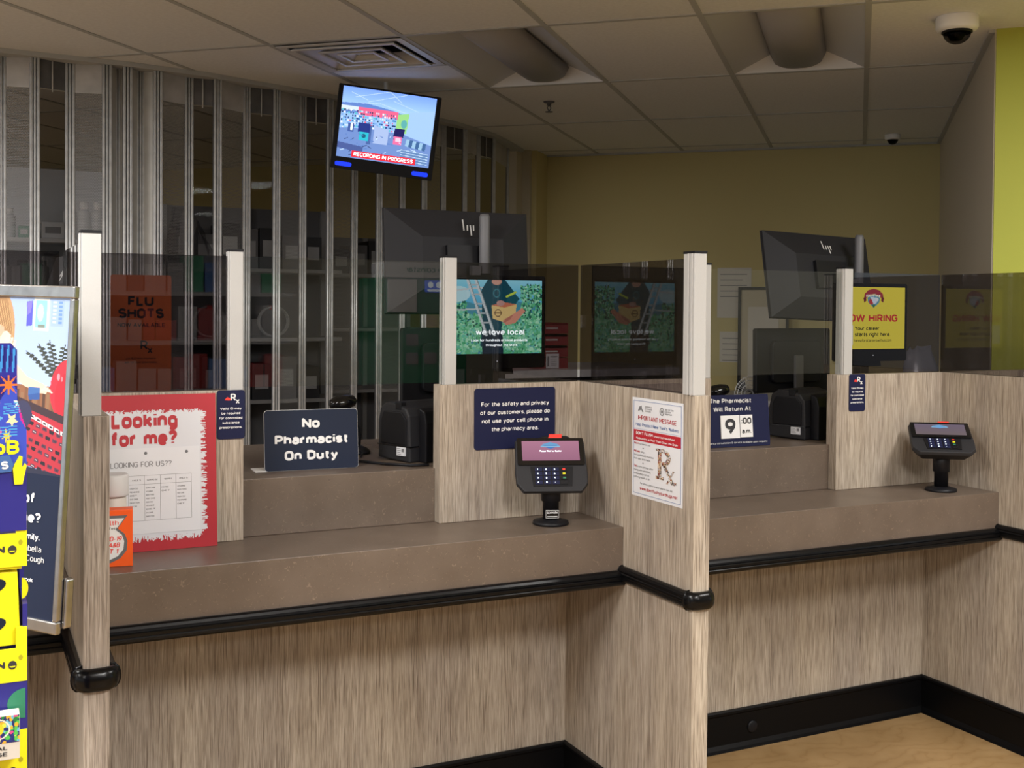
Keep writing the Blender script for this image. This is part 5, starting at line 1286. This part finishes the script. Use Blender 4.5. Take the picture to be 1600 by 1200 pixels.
for k in range(12): cv.line(132 + k * 3, 4 + abs(k - 4) * 2, 150 + k * 2.4, 60 + k, 1.1, (196, 160, 112) if k % 2 else (140, 102, 64))
cv.ell(162, 104, 14, 34, (240, 205, 182))
for k in range(4): cv.line(158 + k * 5, 116, 164 + k * 6, 78 + abs(k - 1) * 6, 5, (240, 208, 186)); cv.line(160.5 + k * 5, 114, 167 + k * 6, 84 + abs(k - 1) * 6, .8, (205, 155, 130))
for x0, y0, x1, y1 in ((276, 167, 207, 108), (276, 167, 254, 84), (276, 167, 286, 92), (276, 167, 232, 92)):
    cv.line(x0, y0, x1, y1, 1.8, (60, 62, 55))
    for k in range(8):
        f_ = .18 + k * .1; px_, py_ = x0 + (x1 - x0) * f_, y0 + (y1 - y0) * f_; cv.ell(px_ - 4, py_ - 2, 5, 2.6, (62, 66, 56)); cv.ell(px_ + 4, py_ + 1, 5, 2.6, (48, 52, 44))
cv.rect(180, 176, 300, 232, (140, 92, 62))
for k in range(14): cv.rect(182 + k * 9, 180 + (k % 3) * 6, 188 + k * 9, 226, ((120, 82, 56), (84, 56, 42), (140, 104, 74))[k % 3])
cv.poly([(180, 128), (212, 160), (246, 172), (258, 182), (252, 192), (236, 190), (205, 178), (180, 160)], (236, 196, 174))
cv.ell(298, 182, 38, 62, (214, 44, 60)); cv.ell(304, 196, 34, 54, (190, 34, 50)); cv.ell(276, 156, 3, 7, (240, 140, 150)); cv.ell(283, 160, 2, 5, (235, 120, 130)); cv.rect(216, 180, 240, 198, (64, 104, 165)); cv.poly([(216, 196), (240, 190), (240, 204), (218, 206)], (50, 84, 150))
for k in range(4): cv.line(244 + k * 3, 184, 252 + k * 4, 176 + k * 4, 3.4, (240, 206, 186))
cv.poly([(180, 208), (300, 250), (300, 352), (180, 330)], (178, 44, 58)); cv.poly([(180, 196), (300, 236), (300, 252), (180, 212)], (60, 40, 46))
for k in range(9): cv.poly([(182 + k * 13, 214 + k * 6), (193 + k * 13, 219 + k * 6), (193 + k * 13, 227 + k * 6), (182 + k * 13, 222 + k * 6)], (226, 222, 222)); cv.poly([(185 + k * 13, 218 + k * 6), (191 + k * 13, 220.5 + k * 6), (191 + k * 13, 224 + k * 6), (185 + k * 13, 221.5 + k * 6)], (40, 25, 35))
for j in range(6):
    for k in range(9):
        x_, y_ = 180 + k * 14 + (j % 2) * 7, 232 + j * 17 + k * 5; cv.poly([(x_, y_), (x_ + 9, y_ + 3), (x_ + 8, y_ + 10), (x_ - 1, y_ + 7)], (84, 52, 70) if (j + k) % 3 else (30, 24, 34)); cv.line(x_ + 2, y_ + 4, x_ + 6, y_ + 6, 1.3, (215, 205, 208) if (j + k) % 4 == 0 else (40, 28, 38))
cv.ell(206, 236, 20, 28, (52, 50, 82))
cv.poly([(-90, 286), (200, 336), (320, 353), (320, 420), (-90, 420)], (36, 36, 58))
# split: picture occupies upper 60 %, navy panel the rest
cvb = cv
PZ = .295
cv.a = cv.a[:352]; cv.h = 352; cv.yy = cv.yy[:352]; cv.xx = cv.xx[:352]
cv.build('photo_print', pf, cx0, cx1, PZ, PH - fwid, 'attgl', y=-.001)
r = MB(); r.box(cx0, cx1, -.002, .004, fwid, PZ); r.build('navy_panel', 'navy', pf)
r = MB()
text(r, 'Are you up of', -.078, .239, .020, width=.20, align='r', bold=.05, y=-.003)
text(r, 'vaccine time?', -.058, .202, .020, width=.20, align='r', bold=.05, y=-.003)
text(r, 'Protect your family.', -.058, .170, .0125, width=.165, align='r', bold=.03, y=-.003)
r.build('headline_lettering', 'white', pf)
r = MB(); text(r, 'Measles-Mumps-Rubella', -.052, .148, .0115, width=.185, align='r', y=-.003); text(r, 'Polio, Whooping Cough', -.043, .129, .0115, width=.175, align='r', y=-.003); r.build('list_lettering', 'offwhite', pf)
r = MB(); text(r, 'Ask about a free book', -.070, .090, .008, width=.13, align='r', bold=.02, y=-.003); r.build('small_lettering', 'white', pf)
r = MB(); r.prism(rrect(-.006, .008, .010, .105, .006), .0085, .026); r.build('side_bracket', 'chrome', pf, bevel=.003)
gp = m.inverted()
ctr = br - hx * (PW / 2) + nn * .02
r = MB(); r.tube([tuple(gp @ Vector((ctr.x, ctr.y, .02))), tuple(gp @ (Vector((ctr.x, ctr.y, .90))))], .014, 16); r.build('stand_pole', 'chrome', pf)
r = MB(); mm = gp @ T(ctr.x, ctr.y, .0005); r.lathe([(.17, 0), (.17, .008), (.02, .02)], 40, mtx=mm); r.build('stand_base', 'black', pf)

# ------------------------------------------------------------------ cardboard display rack, left foreground
DV = 1.626; DX = .0745
rk = thing('cardboard_display_rack', 'blue and yellow cardboard display rack at the left edge', 'display rack', T(DX, DV, 0))
r = MB(); r.box(-.42, 0, .16, .165, 0, 1.285); r.build('back_card', 'blue', rk)
for s in (0, -.42 + .006):
    r = MB(); r.box(s - .006, s, .0, .16, 0, .60 if s else 1.10); r.box(s - .006, s, .10, .16, 0, 1.27); r.build('side_card', 'blue', rk)
r = MB()
for z_ in (1.194, .900 + .132, .86): pass
def tray(z0, z1, label=None):
    r = MB(); r.box(-.42, -.0008, -.004, 0, z0, z1); r.box(-.414, -.007, 0, .155, z0 - .004, z0); r.box(-.014, -.0008, -.004, .004, z1, z1 + .028)
    o = r.build('tray', 'yellow', rk)
    q = MB(); text(q, 'SCENT FUSION', -.0275, z0 + (z1 - z0) * .44, .0100, width=.125, align='r', bold=.06, y=-.0046)
    q.prism([(-.0186 + .0052 * math.cos(R(a_)), z0 + (z1 - z0) * .52 + .0058 * math.sin(R(a_))) for a_ in range(0, 360, 20)][::-1], -.0050, -.0044)
    q.box(-.060, -.034, -.0046, -.0041, z0 + (z1 - z0) * .22, z0 + (z1 - z0) * .26)
    q.build('tray_lettering', 'darktext', rk)
    q = MB(); q.prism([(-.0186 + .0038 * math.cos(R(a_)), z0 + (z1 - z0) * .50 + .0022 * math.sin(R(a_))) for a_ in range(190, 360, 20)][::-1], -.0054, -.0049); q.build('tray_mark', 'yellow', rk)
    q = MB(); q.prism([(-.0085 + .0027 * math.cos(R(a_)), z1 - .012 + .0036 * math.sin(R(a_))) for a_ in range(0, 360, 30)][::-1], -.0046, -.0041); q.build('slot', 'yellowedge', rk)
tray(1.152, 1.196); tray(.998, 1.042); tray(.850, .905)
# header card with blue wavy art, cut-out outline
cw, ch = 150, 130; cv = Canvas(cw, ch, (52, 52, 160)); rng = np.random.default_rng(14)
# spans x -.145..0, z 1.265..1.452  visible part: right ~40 px
def hx_(x): return x
for k in range(6): cv.ell(rng.uniform(0, 150), rng.uniform(10, 120), 22, 14, (44, 38, 130), .8)
cv.poly([(110, 130), (118, 60), (132, 40), (150, 70), (150, 130)], (70, 90, 210)); 
cv.poly([(136, 30), (142, 40), (138, 60), (142, 80), (150, 92), (150, 60)], (225, 50, 160))
for k in range(9): cv.line(86 + k * 7, 4, 84 + k * 7, 30, 2.6, (70, 160, 235)); cv.line(88.5 + k * 7, 6, 87 + k * 7, 26, 1.0, (20, 30, 110))
def star(x, y, r1, r2, n, c, rot=0):
    cv.poly([((x + (r1 if q % 2 == 0 else r2) * math.cos(rot + math.pi * q / n)), (y + (r1 if q % 2 == 0 else r2) * math.sin(rot + math.pi * q / n))) for q in range(2 * n)], c)
star(128, 44, 13, 4, 8, (250, 130, 60)); star(140, 62, 8, 3, 6, (240, 250, 240), .3); star(132, 80, 8, 3.5, 5, (245, 240, 190), .3); star(112, 62, 8, 3, 5, (245, 120, 50)); star(114, 78, 8, 4, 5, (110, 190, 240)); star(116, 92, 5, 2.4, 5, (240, 90, 160)); star(98, 50, 9, 4, 7, (240, 90, 170)); star(126, 96, 7, 2.6, 7, (250, 225, 60)); cv.ell(106, 106, 5, 5, (120, 215, 70))
for k in range(5): cv.line(122, 64 + k * 2.4, 144, 62 + k * 2.4, .9, (90, 190, 240))
for k in range(4): cv.line(118, 88 + k * 3, 138, 86 + k * 3, .9, (90, 190, 240))
cv.ell(94, 84, 9, 12, (235, 230, 70)); cv.ell(80, 100, 8, 8, (80, 200, 220))
X, Y = cv.xx, cv.yy
edge = 138 - 5 * np.clip((Y - 60) / 20, 0, 1) * 0 + np.where(Y < 60, 0, np.minimum((Y - 60) * .35, 11)); 
shp = (X < edge) & ((Y > 6) | (X < 132)) & (Y > 2 + (X > 130) * (X - 130) * .9)
cv.build('header_art', rk, -.1555, .0, 1.283, 1.4505, 'attgl', y=-.0065, shape=shp)
r = MB(); pts = [(-.42, 1.20), (-.001, 1.20), (-.001, 1.285), (-.0035, 1.33), (-.0125, 1.38), (-.0125, 1.44), (-.020, 1.449), (-.42, 1.449)]
r.prism(pts[::-1], -.006, -.002); 
r.v = [(x, y, z) for x, y, z in r.v]; r.build('header_card', 'blue', rk)
r = MB(); 
text(r, 'eBoB', -.010, 1.302, .0190, width=.062, align='r', bold=.05, y=-.0078); r.build('yellow_lettering', 'yellow', rk)
r = MB(); r.prism([(-.075, 1.277), (-.020, 1.279), (-.016, 1.287), (-.022, 1.301), (-.075, 1.299)], -.0090, -.0084); r.build('blue_badge', 'bluetext', rk)
r = MB(); text(r, 'PANTS', -.023, 1.283, .0105, width=.052, align='r', bold=.06, y=-.0096); r.build('white_lettering', 'white', rk)
# coral shape
r = MB(); r.prism([(-.016, 1.262), (-.018, 1.285), (-.014, 1.292), (-.010, 1.300), (-.006, 1.298), (-.007, 1.284), (-.003, 1.290), (-.001, 1.286), (-.004, 1.272), (-.006, 1.262)][::-1], -.0090, -.0070); r.build('coral_shape', 'yellow', rk)
# products: tubs
def art_mat_canvas(seed, w_, h_, bg, cols, n_, r_):
    c_ = Canvas(w_, h_, bg); c_.blobs(0, 0, w_, h_, n_, r_, cols, np.random.default_rng(seed)); return c_
def body_spray(x, z, seed, bg, cols, label, hh=.085):
    t = thing('scented_bottle', label, 'bottle', T(DX + x, DV + .03, z), 'scented bottles on the rack')
    r = MB(); r.lathe([(.024, 0), (.025, .003), (.025, hh * .80), (.022, hh * .86)], 28); r.build('body', 'tub', t)
    r = MB(); r.lathe([(.0225, hh * .86), (.0225, hh)], 28); r.build('cap', 'offwhite', t)
    c_ = art_mat_canvas(seed, 60, 36, bg, cols, 130, 3); o = c_.build('wrap_print', t, -1, 1, hh * .26, hh * .80, 'attgl', y=0)
    for v_ in o.data.vertices:
        a_ = -math.pi / 2 + v_.co.x * math.pi / 2; v_.co.x, v_.co.y = .0254 * math.cos(a_), .0254 * math.sin(a_)
    r = MB(); text(r, 'KING MINT', .012, hh * .10, .0065, width=.024, bold=.05, align='c', y=-.0262); r.build('lettering', 'red', t)
CB = [(90, 60, 200), (240, 80, 170), (60, 120, 230), (250, 200, 60), (40, 40, 140), (230, 240, 250)]
CP = [(230, 50, 110), (250, 130, 180), (170, 40, 150), (250, 210, 90), (60, 120, 220), (120, 30, 110)]
body_spray(-.040, 1.198, 1, (60, 60, 170), CB, 'pink and red patterned bottle on the rack upper tray, foremost')
body_spray(-.096, 1.198, 2, (200, 50, 120), CP, 'purple patterned bottle on the rack upper tray behind edge')
t = thing('scented_bottle', 'blue patterned bottle top behind the pink one on the rack', 'bottle', T(DX - .030, DV + .088, 1.198), 'scented bottles on the rack')
r = MB(); r.lathe([(.024, 0), (.025, .003), (.025, .108), (.022, .115)], 28); r.build('body', 'blue', t)
r = MB(); r.lathe([(.0225, .115), (.0225, .125)], 28); r.build('cap', 'offwhite', t)
# clear acrylic corner at right
r = MB(); r.box(-.020, -.0008, .004, .008, 1.236, 1.262); r.build('corner_tab', 'stocklt', rk)
# yellow box with two cut-out windows
t = thing('yellow_gift_box', 'bright yellow carton with two round cut-outs on the rack', 'box', T(DX, DV, 1.0445))
r = MB(); r.prism([(-.10, 0), (-.008, .0), (-.012, .098), (-.10, .104)], .006, .05); r.build('carton', 'yellow', t, bevel=.001)
r = MB()
for z_ in (.028, .080): r.prism([(-.045 + .019 * math.cos(R(a_)), z_ + .010 * math.sin(R(a_)) + .004 * math.cos(R(a_))) for a_ in range(0, 360, 15)][::-1], .0052, .0058)
r.build('cut_out', 'navy', t)
r = MB(); r.prism([(-.006 + .008 * math.cos(R(a_)), .072 + .014 * math.sin(R(a_))) for a_ in range(-90, 91, 15)][::-1], .02, .022); r.build('side_flap', 'yellow', t)
# green circle on blue back
r = MB(); r.prism([(-.003 + .022 * math.cos(R(a_)), .968 + .020 * math.sin(R(a_))) for a_ in range(90, 271, 12)][::-1], -.0036, -.0030); r.build('green_disc', M['kgreen'], rk)
r = MB(); r.box(-.42, -.001, -.003, .0, .9055, .9975); r.build('front_band', 'blue', rk)
# lower product box
t = thing('soap_carton', 'patterned carton reading tropical sense in the rack lower tray', 'carton', T(DX, DV - .034, .906))
r = MB(); r.box(-.085, -.011, 0, .026, 0, .058); r.build('carton', 'tub', t, bevel=.0008)
c_ = Canvas(74, 42, (30, 45, 120)); c_.blobs(0, 0, 74, 42, 120, 3, [(240, 80, 150), (30, 140, 70), (250, 190, 60), (120, 200, 230), (30, 60, 140), (90, 210, 90), (240, 240, 90)], np.random.default_rng(6)); c_.ell(48, 20, 15, 16, (245, 240, 225), ring=.75); c_.ell(46, 20, 9, 10, (240, 225, 50))
c_.build('picture', t, -.0845, -.0115, .0225, .058, 'attgl', y=-.0006)
r = MB(); text(r, 'TROPICAL', -.026, .0135, .0052, width=.050, align='r', bold=.03, y=-.0008); text(r, 'SENSE', -.026, .0055, .0052, width=.034, align='r', bold=.03, y=-.0008); r.build('lettering', 'darktext', t)
r = MB(); r.box(-.42, -.0008, -.040, -.036, .850, .905); r.build('front_tray', 'yellow', rk) if False else None

# ------------------------------------------------------------------ things behind the camera that the glass mirrors
ks = thing('coin_kiosk', 'green coin counting kiosk mirrored in the clear glass screen', 'kiosk', T(3.55, -3.0, 0) @ Matrix.Rotation(math.pi, 4, 'Z'))
r = MB(); r.box(-.42, .38, 0, .6, 0, 1.755); r.build('body', 'kgreen', ks, bevel=.01)
r = MB(); r.box(-.40, .36, -.03, .3, 1.756, 1.885); r.build('header', 'stocklt', ks)
r = MB(); text(r, 'coinstar', .03, 1.80, .052, width=.27, bold=.02, y=-.032)
for k in range(5): r.prism([(-.17 + .03 * math.cos(R(72 * k)) + .011 * math.cos(R(a_)), 1.822 + .03 * math.sin(R(72 * k)) + .011 * math.sin(R(a_))) for a_ in range(0, 360, 40)][::-1], -.032, -.0302)
r.build('header_lettering', 'kgreen', ks)
r = MB(); r.box(-.27, -.02, -.012, 0, 1.63, 1.735); sc_ = r.build('screen', 'kscreen', ks)
r = MB()
for k in range(3): r.prism([(-.22 + .075 * k + .026 * math.cos(R(a_)), 1.695 + .026 * math.sin(R(a_))) for a_ in range(0, 360, 24)][::-1], -.0135, -.0125)
r.box(-.25, -.04, -.0135, -.0125, 1.637, 1.655); r.build('screen_icons', 'scrtext', sc_)
r = MB(); r.box(.06, .32, -.02, 0, 1.46, 1.74); r.build('instruction_panel', 'stocklt', ks)
for j, i_ in ((0, 0), (0, 1), (1, 0), (1, 2), (2, 0), (2, 1), (2, 2)):
    r = MB(); r.prism(rrect(-.30 + i_ * .17, -.19 + i_ * .17, 1.33 - j * .16, 1.43 - j * .16, .015), -.008, 0); r.build('icon_tile', 'stockmid', ks)
def gondola(u0, u1, v, label, seed):
    t = thing('store_shelf', label, 'store shelf', T(0, 0, 0), None)
    r = MB(); r.box(u0, u1, v, v + .04, 0, 1.9); r.build('back_panel', 'stockdk', t)
    for z_ in (.2, .55, .9, 1.25, 1.6):
        r = MB(); r.box(u0, u1, v + .04, v + .42, z_ - .03, z_); r.build('shelf_board', 'stockmid', t)
    q = random.Random(seed)
    for z_ in (.9, 1.25, 1.6):
        x_ = u0 + .02
        while x_ < u1 - .15:
            w_ = q.uniform(.08, .16)
            tt = thing('boxed_product', 'boxed product on the store shelf behind the viewer', 'box', T(x_, v + .12, z_ + .0005), 'boxed products on the store shelves')
            r = MB(); r.box(0, w_ - .012, 0, .22, 0, q.uniform(.14, .26)); r.build('box', q.choice(['stockmid', 'stockdk', 'bluetext', 'stockdk', 'stockmid', 'kgreen', 'rust', 'stockmid']), tt)
            x_ += w_
gondola(.2, 2.2, -2.6, 'stocked store shelf mirrored faintly in the clear glass screen', 3)
